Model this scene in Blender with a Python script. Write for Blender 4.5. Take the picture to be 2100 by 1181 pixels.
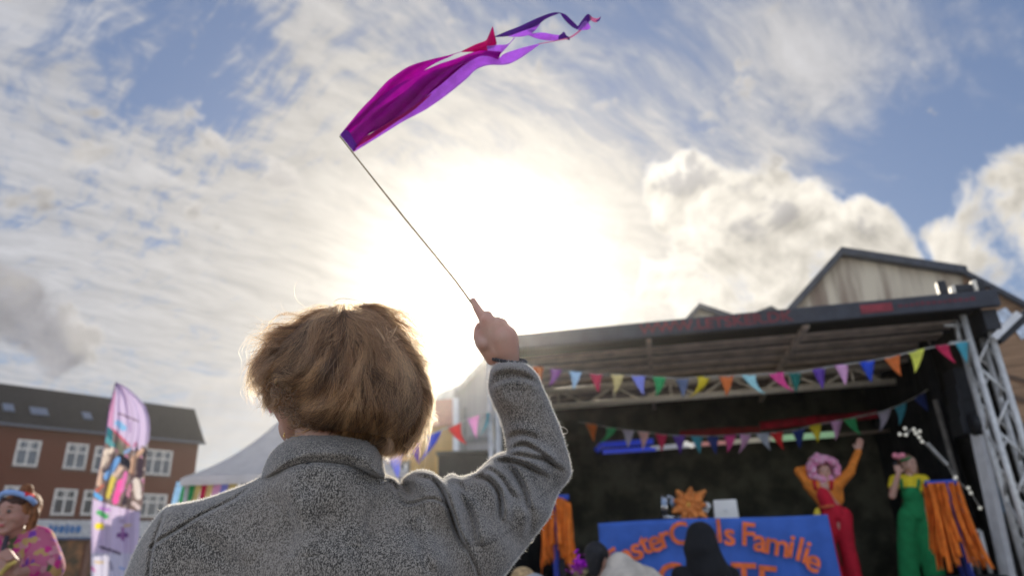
import bpy, bmesh, math, random
import numpy as np
from mathutils import Vector, Matrix, noise as mnoise
random.seed(7); rng = np.random.default_rng(7)
SC = bpy.context.scene; COL = SC.collection
for o in list(bpy.data.objects): bpy.data.objects.remove(o)

# ------------------------------------------------------------------ camera
F = 1400.0; PITCH = math.radians(21.5); ROLL = math.radians(2.0); CAMH = 1.4
fw = np.array([0, math.cos(PITCH), math.sin(PITCH)]); up0 = np.array([0, -math.sin(PITCH), math.cos(PITCH)]); rt0 = np.array([1., 0, 0])
RT = rt0*math.cos(ROLL)-up0*math.sin(ROLL); UP = up0*math.cos(ROLL)+rt0*math.sin(ROLL); CAM = np.array([0, 0, CAMH])
def ray(x, y): return fw+RT*((x-1050)/F)+UP*((590.5-y)/F)
def P(x, y, d): return CAM+ray(x, y)*d                     # a measured point at a real distance
def PY(x, y, Y): r = ray(x, y); return CAM+r*(Y/r[1])      # the same on the upright plane y = Y
def PZ(x, y, z): r = ray(x, y); return CAM+r*((z-CAMH)/r[2])
cd = bpy.data.cameras.new('camera'); cam = bpy.data.objects.new('camera', cd); COL.objects.link(cam)
cam.matrix_world = Matrix([[RT[0], UP[0], -fw[0], 0], [RT[1], UP[1], -fw[1], 0], [RT[2], UP[2], -fw[2], CAMH], [0, 0, 0, 1]])
cd.sensor_width = 36; cd.lens = 24; cd.clip_end = 2000; cd.clip_start = 0.05
cd.dof.use_dof = True; cd.dof.focus_distance = 1.02; cd.dof.aperture_fstop = 3.5
SC.camera = cam

# ------------------------------------------------------------------ world: sky, cirrus, cumulus
SUNDIR = ray(1003, 612); SUNDIR = SUNDIR/np.linalg.norm(SUNDIR)
SUN_EL = math.asin(SUNDIR[2]); SUN_AZ = math.atan2(SUNDIR[0], SUNDIR[1])
class NT:
    def __init__(s, tree): s.t = tree; s.n = tree.nodes; s.l = tree.links; s.n.clear()
    def put(s, sock, v):
        if isinstance(v, bpy.types.NodeSocket): s.l.new(v, sock)
        elif v is not None: sock.default_value = v
    def node(s, typ, **kw):
        n = s.n.new(typ)
        for k, v in kw.items(): setattr(n, k, v)
        return n
    def m(s, op, a, b=None, c=None, clamp=False):
        n = s.node('ShaderNodeMath', operation=op); n.use_clamp = clamp
        s.put(n.inputs[0], a); s.put(n.inputs[1], b)
        if c is not None: s.put(n.inputs[2], c)
        return n.outputs[0]
    def vm(s, op, a, b=None, out=0):
        n = s.node('ShaderNodeVectorMath', operation=op); s.put(n.inputs[0], a)
        if b is not None: s.put(n.inputs[1] if op != 'SCALE' else n.inputs[3], b)
        return n.outputs[out]
    def dot(s, a, b): return s.vm('DOT_PRODUCT', a, b, 1)
    def mr(s, v, a, b, c=0., d=1., smooth=True):
        n = s.node('ShaderNodeMapRange'); n.interpolation_type = 'SMOOTHSTEP' if smooth else 'LINEAR'
        s.put(n.inputs[0], v)
        for i, q in enumerate((a, b, c, d)): s.put(n.inputs[i+1], q)
        return n.outputs[0]
    def noise(s, vec, scale, detail=4, rough=.55, dist=0., lac=2.0):
        n = s.node('ShaderNodeTexNoise'); s.put(n.inputs['Vector'], vec); n.inputs['Scale'].default_value = scale
        n.inputs['Detail'].default_value = detail; n.inputs['Roughness'].default_value = rough
        n.inputs['Distortion'].default_value = dist; n.inputs['Lacunarity'].default_value = lac
        return n.outputs['Fac']
    def mix(s, f, a, b, typ='RGBA', blend='MIX'):
        n = s.node('ShaderNodeMix', data_type=typ)
        if typ == 'RGBA': n.blend_type = blend; i, j, k, o = 0, 6, 7, 2
        else: i, j, k, o = 0, 2, 3, 0
        s.put(n.inputs[i], f); s.put(n.inputs[j], a); s.put(n.inputs[k], b); return n.outputs[o]
    def xyz(s, x, y, z):
        n = s.node('ShaderNodeCombineXYZ'); s.put(n.inputs[0], x); s.put(n.inputs[1], y); s.put(n.inputs[2], z); return n.outputs[0]
    def sep(s, v):
        n = s.node('ShaderNodeSeparateXYZ'); s.put(n.inputs[0], v); return n.outputs
world = bpy.data.worlds.new('World'); SC.world = world; world.use_nodes = True
def build_world():
    w = NT(world.node_tree)
    D = w.node('ShaderNodeTexCoord').outputs['Generated']; D = w.vm('NORMALIZE', D)
    sky = w.node('ShaderNodeTexSky', sky_type='NISHITA'); sky.sun_disc = False
    sky.sun_elevation = SUN_EL; sky.sun_rotation = SUN_AZ; sky.air_density = 1.0; sky.dust_density = .5; sky.ozone_density = 2.0
    base = w.vm('SCALE', sky.outputs[0], 0.07)
    base = w.mix(.45, base, (.17, .235, .42, 1))
    x, y, z = w.sep(D)
    zz = w.m('ADD', w.m('MAXIMUM', z, 0.), .10)
    qx = w.m('DIVIDE', x, zz); qy = w.m('DIVIDE', y, zz)
    a = math.radians(46); ca, sa = math.sin(a), math.cos(a)
    u = w.m('ADD', w.m('MULTIPLY', qx, ca), w.m('MULTIPLY', qy, sa)); v = w.m('SUBTRACT', w.m('MULTIPLY', qx, sa), w.m('MULTIPLY', qy, ca))
    # warp
    wv = w.noise(w.xyz(qx, qy, 0.), .9, 3, .5); wv2 = w.noise(w.xyz(qx, qy, 7.3), 1.7, 3, .5)
    uu = w.m('ADD', u, w.m('MULTIPLY', w.m('SUBTRACT', wv2, .5), .5)); vv = w.m('ADD', v, w.m('MULTIPLY', w.m('SUBTRACT', wv, .5), .5))
    big = w.noise(w.xyz(w.m('MULTIPLY', uu, .35), vv, 2.1), 1.5, 5, .55)
    streak = w.noise(w.xyz(w.m('MULTIPLY', uu, .22), vv, 5.0), 5.5, 7, .62)
    streak2 = w.noise(w.xyz(w.m('MULTIPLY', uu, .45), vv, 15.0), 13., 6, .66)
    fine = w.noise(w.xyz(w.m('MULTIPLY', uu, 1.0), w.m('MULTIPLY', vv, 2.2), 9.0), 9., 5, .6)
    ripple = w.noise(w.xyz(w.m('MULTIPLY', uu, 2.2), w.m('MULTIPLY', vv, .7), 3.0), 10.5, 4, .58, .15)
    def blob(px, py, rpx, soft=.5, wob=0.):
        c = ray(px, py); c = c/np.linalg.norm(c); ang = rpx/F*.85
        t = w.m('ARCCOSINE', w.m('MINIMUM', w.dot(D, tuple(c)), 1.))
        if wob: t = w.m('ADD', t, w.m('MULTIPLY', w.m('SUBTRACT', wobn, .5), wob))
        return w.mr(t, ang*(1-soft), ang*(1+soft), 1., 0.)
    wobn = w.noise(D, 9., 8, .62)
    # density bias: more cloud to the left and round the sun, thin blue to the top right
    bias = w.m('MULTIPLY', blob(150, 500, 800, .6), .17)
    for (px, py, r, k, so) in ((330, 60, 170, -.30, .7), (470, 170, 110, -.22, .7), (1180, 130, 330, -.09, .8), (850, 60, 170, -.05, .8), (1500, 330, 190, -.06, .8),
                               (1880, 350, 170, -.26, .7), (2020, 150, 300, -.08, .7), (1800, 60, 200, .05, .8), (1480, 60, 130, .05, .8), (1700, 170, 220, .16, .7), (1000, 560, 420, .25, .8), (1250, 640, 330, .2, .7),
                               (60, 740, 260, .05, .6), (470, 900, 160, -.12, .6), (60, 60, 240, .08, .7), (620, 250, 220, .08, .7)):
        bias = w.m('ADD', bias, w.m('MULTIPLY', blob(px, py, r, so), k))
    lw = blob(200, 300, 560, .6)
    dens = w.m('ADD', w.m('MULTIPLY', big, .42), w.m('MULTIPLY', streak, .68))
    dens = w.m('ADD', dens, w.m('MULTIPLY', w.m('SUBTRACT', fine, .5), .22))
    dens = w.m('ADD', dens, w.m('MULTIPLY', w.m('SUBTRACT', ripple, .5), w.m('MULTIPLY', lw, 1.0)))
    dens = w.m('ADD', dens, bias)
    cir = w.mr(w.m('ADD', dens, w.m('MULTIPLY', w.m('SUBTRACT', streak2, .5), .46)), .40, .80)
    # angle to sun
    ts = w.m('ARCCOSINE', w.m('MINIMUM', w.dot(D, tuple(SUNDIR)), .999999))
    # glare centre of the bright haze sits a little above the hand
    gd = ray(1003, 572); gd = gd/np.linalg.norm(gd)
    tg = w.m('ARCCOSINE', w.m('MINIMUM', w.dot(D, tuple(gd)), .999999))
    g1 = w.m('POWER', 2.718, w.m('MULTIPLY', tg, -1/.062)); g2 = w.m('POWER', 2.718, w.m('MULTIPLY', tg, -1/.24))
    glow = w.m('ADD', w.m('MULTIPLY', g1, 1.45), w.m('MULTIPLY', g2, .10))
    # wider forward scattering on the thin cloud
    lit = w.m('ADD', .42, w.m('MULTIPLY', g2, .44))
    sh = w.m('ADD', .16, w.m('MULTIPLY', w.m('ADD', w.m('ADD', fine, streak), streak2), .56))
    lit = w.m('MULTIPLY', lit, sh)
    ccol = w.mix(w.mr(tg, .15, .75), (1., .93, .82, 1), (.92, .93, 1.0, 1))
    ccol = w.vm('SCALE', ccol, lit)
    c = w.mix(w.m('MULTIPLY', cir, .93), base, ccol)
    # cumulus heaps
    n1 = w.noise(D, 9., 8, .52, .25); 
    off = w.vm('ADD', D, (0.006, 0.0, -0.016)); n1b = w.noise(off, 9., 8, .52, .25)
    def heap(blobs, lo, hi, thr=.5):
        m = None
        for b in blobs:
            q = blob(*b); m = q if m is None else w.m('MAXIMUM', m, q)
        return w.mr(w.m('ADD', m, w.m('MULTIPLY', w.m('SUBTRACT', n1, .5), 4.2)), thr-.12, thr+.36)
    cm = heap([(1400, 410, 90, .5), (1500, 470, 115, .5), (1620, 480, 130, .5), (1740, 520, 120, .5), (1560, 590, 170, .5), (1420, 560, 110, .6), (1690, 590, 160, .5), (1810, 540, 70, .5), (2030, 420, 100, .5), (2090, 460, 130, .5), (1960, 480, 60, .5), (2090, 560, 60, .5)], 0, 0)
    relief = w.m('MULTIPLY', w.m('SUBTRACT', n1b, n1), 6.5)
    cl = w.m('ADD', w.m('ADD', .58, w.m('MULTIPLY', g2, .5)), w.m('MULTIPLY', relief, .34))
    edge = w.m('MULTIPLY', w.m('SUBTRACT', 1., cm), .25)
    cl = w.m('ADD', cl, edge)
    cc = w.vm('SCALE', w.mix(.5, (1., .95, .86, 1), (1., .92, .80, 1)), cl)
    c = w.mix(cm, c, cc)
    # grey heaps, left
    dm = heap([(20, 705, 75, .5), (80, 735, 60, .5), (-60, 690, 120, .5), (30, 680, 45, .5)], 0, 0)
    c = w.mix(w.m('MULTIPLY', dm, .85), c, w.vm('SCALE', (.88, .86, .92), w.m('ADD', .34, w.m('MULTIPLY', relief, .15))))
    dm2 = heap([(480, 850, 110, .5), (440, 890, 70, .5), (560, 840, 60, .5), (847, 680, 34, .45)], 0, 0, .55)
    c = w.mix(w.m('MULTIPLY', dm2, .7), c, w.vm('SCALE', (.98, .93, .88), w.m('ADD', w.m('ADD', .42, w.m('MULTIPLY', relief, .1)), w.m('MULTIPLY', g2, .6))))
    # haze near horizon, glow
    hz = w.m('MULTIPLY', w.mr(z, .0, .22, 1., 0.), .45)
    c = w.mix(hz, c, (.62, .60, .58, 1))
    c = w.vm('ADD', c, w.vm('SCALE', (1., .95, .86), glow))
    # unseen sky behind the camera scaled up, added to light the camera-facing sides
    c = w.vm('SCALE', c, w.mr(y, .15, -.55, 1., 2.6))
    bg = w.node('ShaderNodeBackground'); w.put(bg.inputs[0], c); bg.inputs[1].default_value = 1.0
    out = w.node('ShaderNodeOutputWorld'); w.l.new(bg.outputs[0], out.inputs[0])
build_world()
world.cycles.sampling_method = 'MANUAL'; world.cycles.sample_map_resolution = 512
sd = bpy.data.lights.new('sun', 'SUN'); sd.energy = 5.0; sd.angle = math.radians(.55); sd.color = (1., .90, .74)
so = bpy.data.objects.new('sun', sd); COL.objects.link(so); so.rotation_euler = Vector(SUNDIR).to_track_quat('Z', 'Y').to_euler(); so.location = (0, 30, 20)
SC.view_settings.view_transform = 'Standard'; SC.view_settings.look = 'None'; SC.view_settings.gamma = 1; SC.view_settings.exposure = 0.32
SC.cycles.use_denoising = True; SC.cycles.max_bounces = 8; SC.cycles.transparent_max_bounces = 16
try: SC.cycles.denoiser = 'OPENIMAGEDENOISE'
except Exception: pass
SC.cycles.sample_clamp_indirect = 6; SC.cycles.volume_bounces = 0

# ------------------------------------------------------------------ materials
def mat(name, col, rough=.7, var=.12, scale=8., bump=0., bscale=60., metal=0., spec=.3, col2=None, sheen=0., stretch=(1, 1, 1), emit=0., trans=0.):
    m = bpy.data.materials.new(name); m.use_nodes = True; t = NT(m.node_tree)
    tc = t.node('ShaderNodeTexCoord').outputs['Object']
    mp = t.vm('MULTIPLY', tc, stretch)
    n = t.noise(mp, scale, 5, .6)
    c2 = col2 if col2 else tuple(min(1, c*(1+var*2)) for c in col)
    c1 = col if col2 else tuple(c*(1-var*2) for c in col)
    c = t.mix(t.mr(n, .35, .65), (*c1, 1), (*c2, 1))
    b = t.node('ShaderNodeBsdfPrincipled'); t.put(b.inputs['Base Color'], c); b.inputs['Roughness'].default_value = rough
    b.inputs['Metallic'].default_value = metal; b.inputs['Specular IOR Level'].default_value = spec
    if sheen: b.inputs['Sheen Weight'].default_value = sheen; b.inputs['Sheen Roughness'].default_value = .4
    if emit: t.put(b.inputs['Emission Color'], (*col, 1)); b.inputs['Emission Strength'].default_value = emit
    if bump:
        bn = t.node('ShaderNodeBump'); bn.inputs['Strength'].default_value = bump; bn.inputs['Distance'].default_value = .01
        t.put(bn.inputs['Height'], t.noise(mp, bscale, 3, .6)); t.l.new(bn.outputs[0], b.inputs['Normal'])
    out = t.node('ShaderNodeOutputMaterial')
    if trans:
        tr = t.node('ShaderNodeBsdfTranslucent'); t.put(tr.inputs[0], c); mx = t.node('ShaderNodeMixShader'); mx.inputs[0].default_value = trans
        t.l.new(b.outputs[0], mx.inputs[1]); t.l.new(tr.outputs[0], mx.inputs[2]); t.l.new(mx.outputs[0], out.inputs[0])
    else: t.l.new(b.outputs[0], out.inputs[0])
    return m
def cloth(name, col, trans=.35, var=.06, rough=.85): return mat(name, col, rough, var, 12, .15, 300, trans=trans)

# ------------------------------------------------------------------ mesh helpers
def link(o, parent=None):
    COL.objects.link(o)
    if parent is not None:
        o.parent = parent
        if parent.type == 'EMPTY': o.matrix_parent_inverse = Matrix.Translation(-parent.location)
    return o
def tag(o, label=None, cat=None, group=None, kind=None):
    if label: o['label'] = label
    if cat: o['category'] = cat
    if group: o['group'] = group
    if kind: o['kind'] = kind
    return o
def empty(name, loc=(0, 0, 0), label=None, cat=None, group=None, rz=0):
    o = bpy.data.objects.new(name, None); o.location = loc; o.rotation_euler = (0, 0, rz); o.empty_display_size = .1
    COL.objects.link(o); return tag(o, label, cat, group)
def mesh_obj(name, V, Fc, m, parent=None, smooth=False):
    me = bpy.data.meshes.new(name); me.from_pydata([tuple(map(float, v)) for v in V], [], [tuple(map(int, f)) for f in Fc]); me.materials.append(m)
    if smooth: me.polygons.foreach_set('use_smooth', [True]*len(me.polygons))
    me.update(); return link(bpy.data.objects.new(name, me), parent)
def frame(d):
    d = np.array(d, float); d /= np.linalg.norm(d); a = np.array([0, 0, 1.]) if abs(d[2]) < .9 else np.array([1., 0, 0])
    s = np.cross(d, a); s /= np.linalg.norm(s); return d, s, np.cross(s, d)
class MB:
    def __init__(s): s.V = []; s.F = []
    def add(s, V, Fc): k = len(s.V); s.V += [tuple(v) for v in V]; s.F += [tuple(i+k for i in f) for f in Fc]; return s
    def box(s, a, b):
        (x0, y0, z0), (x1, y1, z1) = a, b
        return s.add([(x0, y0, z0), (x1, y0, z0), (x1, y1, z0), (x0, y1, z0), (x0, y0, z1), (x1, y0, z1), (x1, y1, z1), (x0, y1, z1)],
                     [(0, 3, 2, 1), (4, 5, 6, 7), (0, 1, 5, 4), (1, 2, 6, 5), (2, 3, 7, 6), (3, 0, 4, 7)])
    def bar(s, p, q, w=.05, h=None, n=4):
        h = h or w; p = np.array(p, float); q = np.array(q, float); d, a, b = frame(q-p); V = []
        for c in (p, q):
            for i in range(n):
                t = 2*math.pi*(i+.5)/n; k = .5 if n > 4 else .7071
                V.append(c+a*math.cos(t)*w*k+b*math.sin(t)*h*k)
        return s.add(V, [tuple(range(n))[::-1], tuple(range(n, 2*n))]+[(i, (i+1) % n, n+(i+1) % n, n+i) for i in range(n)])
    def tube(s, pts, r, n=8):
        pts = [np.array(p, float) for p in pts]; rs = r if hasattr(r, '__len__') else [r]*len(pts); V = []; up = None
        for i, p in enumerate(pts):
            t = pts[min(i+1, len(pts)-1)]-pts[max(i-1, 0)]; t /= np.linalg.norm(t)+1e-9
            if up is None: _, a, _ = frame(t)
            else: a = up-t*(up@t); a /= np.linalg.norm(a)+1e-9
            up = a; b = np.cross(t, a)
            for k in range(n): V.append(p+(a*math.cos(2*math.pi*k/n)+b*math.sin(2*math.pi*k/n))*rs[i])
        Fc = [(i*n+k, i*n+(k+1) % n, (i+1)*n+(k+1) % n, (i+1)*n+k) for i in range(len(pts)-1) for k in range(n)]
        return s.add(V, Fc+[tuple(range(n))[::-1], tuple(range((len(pts)-1)*n, len(pts)*n))])
    def prism(s, poly, off):                                     # planar polygon extruded by vector off
        n = len(poly); poly = [np.array(p, float) for p in poly]; off = np.array(off, float)
        return s.add(poly+[p+off for p in poly], [tuple(range(n))[::-1], tuple(range(n, 2*n))]+[(i, (i+1) % n, n+(i+1) % n, n+i) for i in range(n)])
    def ball(s, c, r, n=8, m=6):
        c = np.array(c, float); r = np.array(r if hasattr(r, '__len__') else (r, r, r), float); V = [c+(0, 0, r[2])]
        for j in range(1, m):
            for i in range(n): t = math.pi*j/m; p = 2*math.pi*i/n; V.append(c+r*(math.sin(t)*math.cos(p), math.sin(t)*math.sin(p), math.cos(t)))
        V.append(c-(0, 0, r[2])); Fc = [(0, 1+i, 1+(i+1) % n) for i in range(n)]
        for j in range(m-2): Fc += [(1+j*n+i, 1+(j+1)*n+i, 1+(j+1)*n+(i+1) % n, 1+j*n+(i+1) % n) for i in range(n)]
        L = len(V)-1; Fc += [(L, 1+(m-2)*n+(i+1) % n, 1+(m-2)*n+i) for i in range(n)]
        return s.add(V, Fc)
    def build(s, name, m, parent=None, smooth=False, bevel=0):
        o = mesh_obj(name, s.V, s.F, m, parent, smooth)
        if bevel: b = o.modifiers.new('bevel', 'BEVEL'); b.width = bevel; b.segments = 2; b.limit_method = 'ANGLE'
        return o
def thing1(o, label, cat, group=None): return tag(o, label, cat, group)
# tapered capsules and ellipsoids fused into one skin
def caps(mb, a, b, ra, rb, n=14):
    a = np.array(a, float); b = np.array(b, float); d = np.linalg.norm(b-a)
    if d < 1e-6: mb.ball(a, ra, 16, 10); return
    t = (b-a)/d; pts = []; rs = []
    for k in range(6): f = math.sin(math.pi/2*k/6); pts.append(a-t*ra*math.cos(math.pi/2*k/6)); rs.append(max(ra*f, ra*.03))
    for k in range(7): f = k/6; pts.append(a+(b-a)*f); rs.append(ra+(rb-ra)*f)
    for k in range(5, -1, -1): pts.append(b+t*rb*math.cos(math.pi/2*k/6)); rs.append(max(rb*math.sin(math.pi/2*k/6), rb*.03))
    mb.tube(pts, rs, n)
def voxel(V, Fc, vs, smooth=2):
    me = bpy.data.meshes.new('tmp'); me.from_pydata([tuple(map(float, v)) for v in V], [], Fc); o = bpy.data.objects.new('tmp', me); COL.objects.link(o)
    r = o.modifiers.new('r', 'REMESH'); r.mode = 'VOXEL'; r.voxel_size = vs
    ev = o.evaluated_get(bpy.context.evaluated_depsgraph_get()); em = ev.to_mesh()
    n = len(em.vertices); X = np.empty(n*3); em.vertices.foreach_get('co', X); X = X.reshape(-1, 3)
    E = np.empty(len(em.edges)*2, int); em.edges.foreach_get('vertices', E); E = E.reshape(-1, 2); Fo = [tuple(p.vertices) for p in em.polygons]
    ev.to_mesh_clear(); bpy.data.objects.remove(o); bpy.data.meshes.remove(me)
    deg = np.bincount(E.ravel(), minlength=n).astype(float)[:, None]
    for _ in range(smooth):
        A = np.zeros_like(X)
        for k in range(3): A[:, k] = np.bincount(E[:, 0], X[E[:, 1], k], n)+np.bincount(E[:, 1], X[E[:, 0], k], n)
        X = X*.4+A/np.maximum(deg, 1)*.6
    return X, Fo
def soft(name, segs, m, parent=None, vs=.01, smooth=2, extra=None, wrinkle=0):
    mb = MB()
    for sg in segs: caps(mb, *sg)
    if extra: extra(mb)
    X, Fo = voxel(mb.V, mb.F, vs, smooth)
    if wrinkle:
        for i in range(len(X)):
            q = Vector(X[i]); X[i] = X[i]+np.array(mnoise.noise_vector(Vector((q.x*9, q.y*9, q.z*5))))*wrinkle
    return mesh_obj(name, X, Fo, m, parent, True)
def smoothpoly(pts, step, closed=True):
    pts = np.array(pts, float); n = len(pts); out = []
    R = range(n) if closed else range(n-1)
    for i in R:
        g = (lambda k: pts[k % n]) if closed else (lambda k: pts[min(max(k, 0), n-1)])
        p0, p1, p2, p3 = g(i-1), g(i), g(i+1), g(i+2); L = np.linalg.norm(p2-p1); k = max(1, int(L/step))
        for j in range(k):
            t = j/k; out.append(.5*((2*p1)+(-p0+p2)*t+(2*p0-5*p1+4*p2-p3)*t*t+(-p0+3*p1-3*p2+p3)*t**3))
    if not closed: out.append(pts[-1])
    return np.array(out)
def sdf(Q, poly):                                              # signed distance (inside > 0) and nearest boundary point
    Q = np.asarray(Q, float); n = len(Q); best = np.full(n, 1e9); near = np.zeros((n, 2)); ins = np.zeros(n, bool); m = len(poly)
    for i in range(m):
        a = poly[i]; b = poly[(i+1) % m]; e = b-a; L = e@e+1e-12
        t = np.clip(((Q-a)@e)/L, 0, 1); c = a+t[:, None]*e; d = ((Q-c)**2).sum(1); k = d < best; best[k] = d[k]; near[k] = c[k]
        if a[1] != b[1]:
            cr = ((a[1] > Q[:, 1]) != (b[1] > Q[:, 1])) & (Q[:, 0] < (b[0]-a[0])*(Q[:, 1]-a[1])/(b[1]-a[1])+a[0]); ins ^= cr
    return np.sqrt(best)*np.where(ins, 1, -1), near
def pdist(Q, pl):                                              # distance, signed side and arc parameter to an open polyline
    best = np.full(len(Q), 1e9); side = np.zeros(len(Q)); par = np.zeros(len(Q)); m = len(pl)-1
    for i in range(m):
        a = pl[i]; e = pl[i+1]-a; t = np.clip(((Q-a)@e)/(e@e+1e-9), 0, 1); c = a+t[:, None]*e; d = ((Q-c)**2).sum(1); k = d < best
        best[k] = d[k]; s = e[0]*(Q[:, 1]-a[1])-e[1]*(Q[:, 0]-a[0]); side[k] = np.sign(s[k]); par[k] = (i+t[k])/m
    return np.sqrt(best), side, par
def idw(Q, ctrl, p=3.):
    c = np.array(ctrl, float); W = 1/(((Q[:, None, :]-c[None, :, :2])**2).sum(2)**(p/2)+1e3); return (W@c[:, 2:])/W.sum(1)[:, None]
def raysN(Q): return fw+RT*((Q[:, :1]-1050)/F)+UP*((590.5-Q[:, 1:2])/F)
def inflate(poly, step, Yf, Tf, Rf, kb=1.0, disp=None):
    """closed solid with real thickness round an upright middle surface y = Yf; Tf half thickness (m), Rf edge roundness (px)"""
    lo = poly.min(0)-step; hi = poly.max(0)+step; nx = int((hi[0]-lo[0])/step)+2; ny = int((hi[1]-lo[1])/step)+2
    gx, gy = np.meshgrid(lo[0]+np.arange(nx)*step, lo[1]+np.arange(ny)*step); Q = np.stack([gx.ravel(), gy.ravel()], 1)
    s, near = sdf(Q, poly); ins = (s > 0).reshape(ny, nx)
    cell = ins[:-1, :-1] | ins[1:, :-1] | ins[:-1, 1:] | ins[1:, 1:]
    idx = np.arange(ny*nx).reshape(ny, nx); a, b, c, d = idx[:-1, :-1][cell], idx[:-1, 1:][cell], idx[1:, 1:][cell], idx[1:, :-1][cell]
    used = np.unique(np.concatenate([a, b, c, d])); mp = -np.ones(ny*nx, int); mp[used] = np.arange(len(used))
    Q = Q[used]; s = s[used]; near = near[used]; snap = s < step*.35; Q[snap] = near[snap]; s = np.where(snap, 0, s)
    Y = Yf(Q); T = Tf(Q); R = Rf(Q); q = np.clip(s/R, 0, 1); h = T*np.sqrt(np.maximum(1-(1-q)**2, 0))
    dp = disp(Q, s) if disp is not None else 0
    r = raysN(Q); ry = r[:, 1]; mid = Y/ry
    front = mid-h-dp*np.clip(s/6, 0, 1); back = mid+h*kb
    n = len(Q); Vf = CAM+r*front[:, None]; Vb = CAM+r*back[:, None]; quads = np.stack([mp[a], mp[b], mp[c], mp[d]], 1)
    on = snap; bi = np.where(on, np.arange(n), n+np.arange(n)); V = np.concatenate([Vf, Vb]); Fc = []
    for f in quads: Fc.append(tuple(f[::-1])); Fc.append(tuple(bi[f]))
    # drop doubled flat cells lying wholly on the rim, clean faces
    F2 = []
    for k in range(0, len(Fc), 2):
        f, g = Fc[k], Fc[k+1]
        if on[list(f)].all(): continue
        for h_ in (f, g):
            u = []
            for i in h_:
                if i not in u: u.append(i)
            if len(u) > 2: F2.append(tuple(u))
    return V, F2, Q, s, front
def text_mesh(txt, size, ext=.004, offset=0., align='CENTER'):
    cu = bpy.data.curves.new('t', 'FONT'); cu.body = txt; cu.size = size; cu.extrude = ext; cu.offset = offset; cu.align_x = align; cu.align_y = 'CENTER'; cu.resolution_u = 3
    o = bpy.data.objects.new('t', cu); COL.objects.link(o); ev = o.evaluated_get(bpy.context.evaluated_depsgraph_get()); me = ev.to_mesh()
    V = [np.array(v.co) for v in me.vertices]; Fc = [tuple(p.vertices) for p in me.polygons]; ev.to_mesh_clear(); bpy.data.objects.remove(o); bpy.data.curves.remove(cu)
    return V, Fc
class VP:                                                        # an upright plane: origin O, direction e along it, inward normal n
    def __init__(s, O, e): s.O = np.array([O[0], O[1], 0.]); e = np.array([e[0], e[1], 0.]); s.e = e/np.linalg.norm(e); s.n = np.array([-s.e[1], s.e[0], 0.])
    def at(s, px, py, off=0.):                                   # local (along, z) where the sight line meets the plane 'off' behind
        r = ray(px, py); t = ((s.O-CAM)@s.n+off)/(r@s.n); q = CAM+r*t; return (q-s.O)@s.e, q[2]
    def atz(s, px, py, z): r = ray(px, py); q = CAM+r*((z-CAMH)/r[2]); return (q-s.O)@s.e, (q-s.O)@s.n
    def W(s, a, off, z): return s.O+s.e*a+s.n*off+np.array([0, 0, z])
    def rz(s): return math.atan2(s.e[1], s.e[0])


# ------------------------------------------------------------------ the person in front, seen from behind
def skin_mat(name, col):
    m = bpy.data.materials.new(name); m.use_nodes = True; t = NT(m.node_tree); tc = t.node('ShaderNodeTexCoord').outputs['Object']
    c = t.mix(t.mr(t.noise(tc, 22, 5, .6), .35, .65), (*col, 1), (col[0]*1.08, col[1]*.94, col[2]*.92, 1))
    b = t.node('ShaderNodeBsdfPrincipled'); t.put(b.inputs['Base Color'], c); b.inputs['Roughness'].default_value = .5
    b.inputs['Subsurface Weight'].default_value = .25; b.inputs['Subsurface Scale'].default_value = .006; b.inputs['Subsurface Radius'].default_value = (1, .35, .2)
    bn = t.node('ShaderNodeBump'); bn.inputs['Strength'].default_value = .25; bn.inputs['Distance'].default_value = .002
    t.put(bn.inputs['Height'], t.noise(tc, 380, 4, .6)); t.l.new(bn.outputs[0], b.inputs['Normal'])
    out = t.node('ShaderNodeOutputMaterial'); t.l.new(b.outputs[0], out.inputs[0]); return m
SKIN = skin_mat('skin', (.46, .275, .195))
def knit_mat():
    m = bpy.data.materials.new('heathered_knit'); m.use_nodes = True; t = NT(m.node_tree); tc = t.node('ShaderNodeTexCoord').outputs['Object']
    a = t.noise(t.vm('MULTIPLY', tc, (1.25, 1.0, .72)), 560, 2, .55); b2 = t.noise(t.vm('MULTIPLY', tc, (1.5, 1, .6)), 300, 2, .5)
    big = t.noise(tc, 14, 3, .5)
    s = t.m('ADD', t.m('MULTIPLY', a, .85), t.m('MULTIPLY', b2, .35)); s = t.m('ADD', s, t.m('MULTIPLY', t.m('SUBTRACT', big, .5), .10))
    f = t.mr(s, .48, .74)
    c = t.mix(f, (.034, .030, .025, 1), (.34, .30, .245, 1))
    c = t.mix(t.m('MULTIPLY', t.mr(big, .35, .7), .35), c, (.22, .18, .14, 1))
    b = t.node('ShaderNodeBsdfPrincipled'); t.put(b.inputs['Base Color'], c); b.inputs['Roughness'].default_value = .95; b.inputs['Specular IOR Level'].default_value = .1
    b.inputs['Sheen Weight'].default_value = .35; b.inputs['Sheen Roughness'].default_value = .5
    bn = t.node('ShaderNodeBump'); bn.inputs['Strength'].default_value = .7; bn.inputs['Distance'].default_value = .0012
    t.put(bn.inputs['Height'], a); t.l.new(bn.outputs[0], b.inputs['Normal'])
    out = t.node('ShaderNodeOutputMaterial'); t.l.new(b.outputs[0], out.inputs[0]); return m
KNIT = knit_mat()
PERSON = empty('person', (-.38, 1.1, 0), 'person seen from behind in heathered grey knit jacket, tousled brown hair, right arm raised', 'person')
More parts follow.
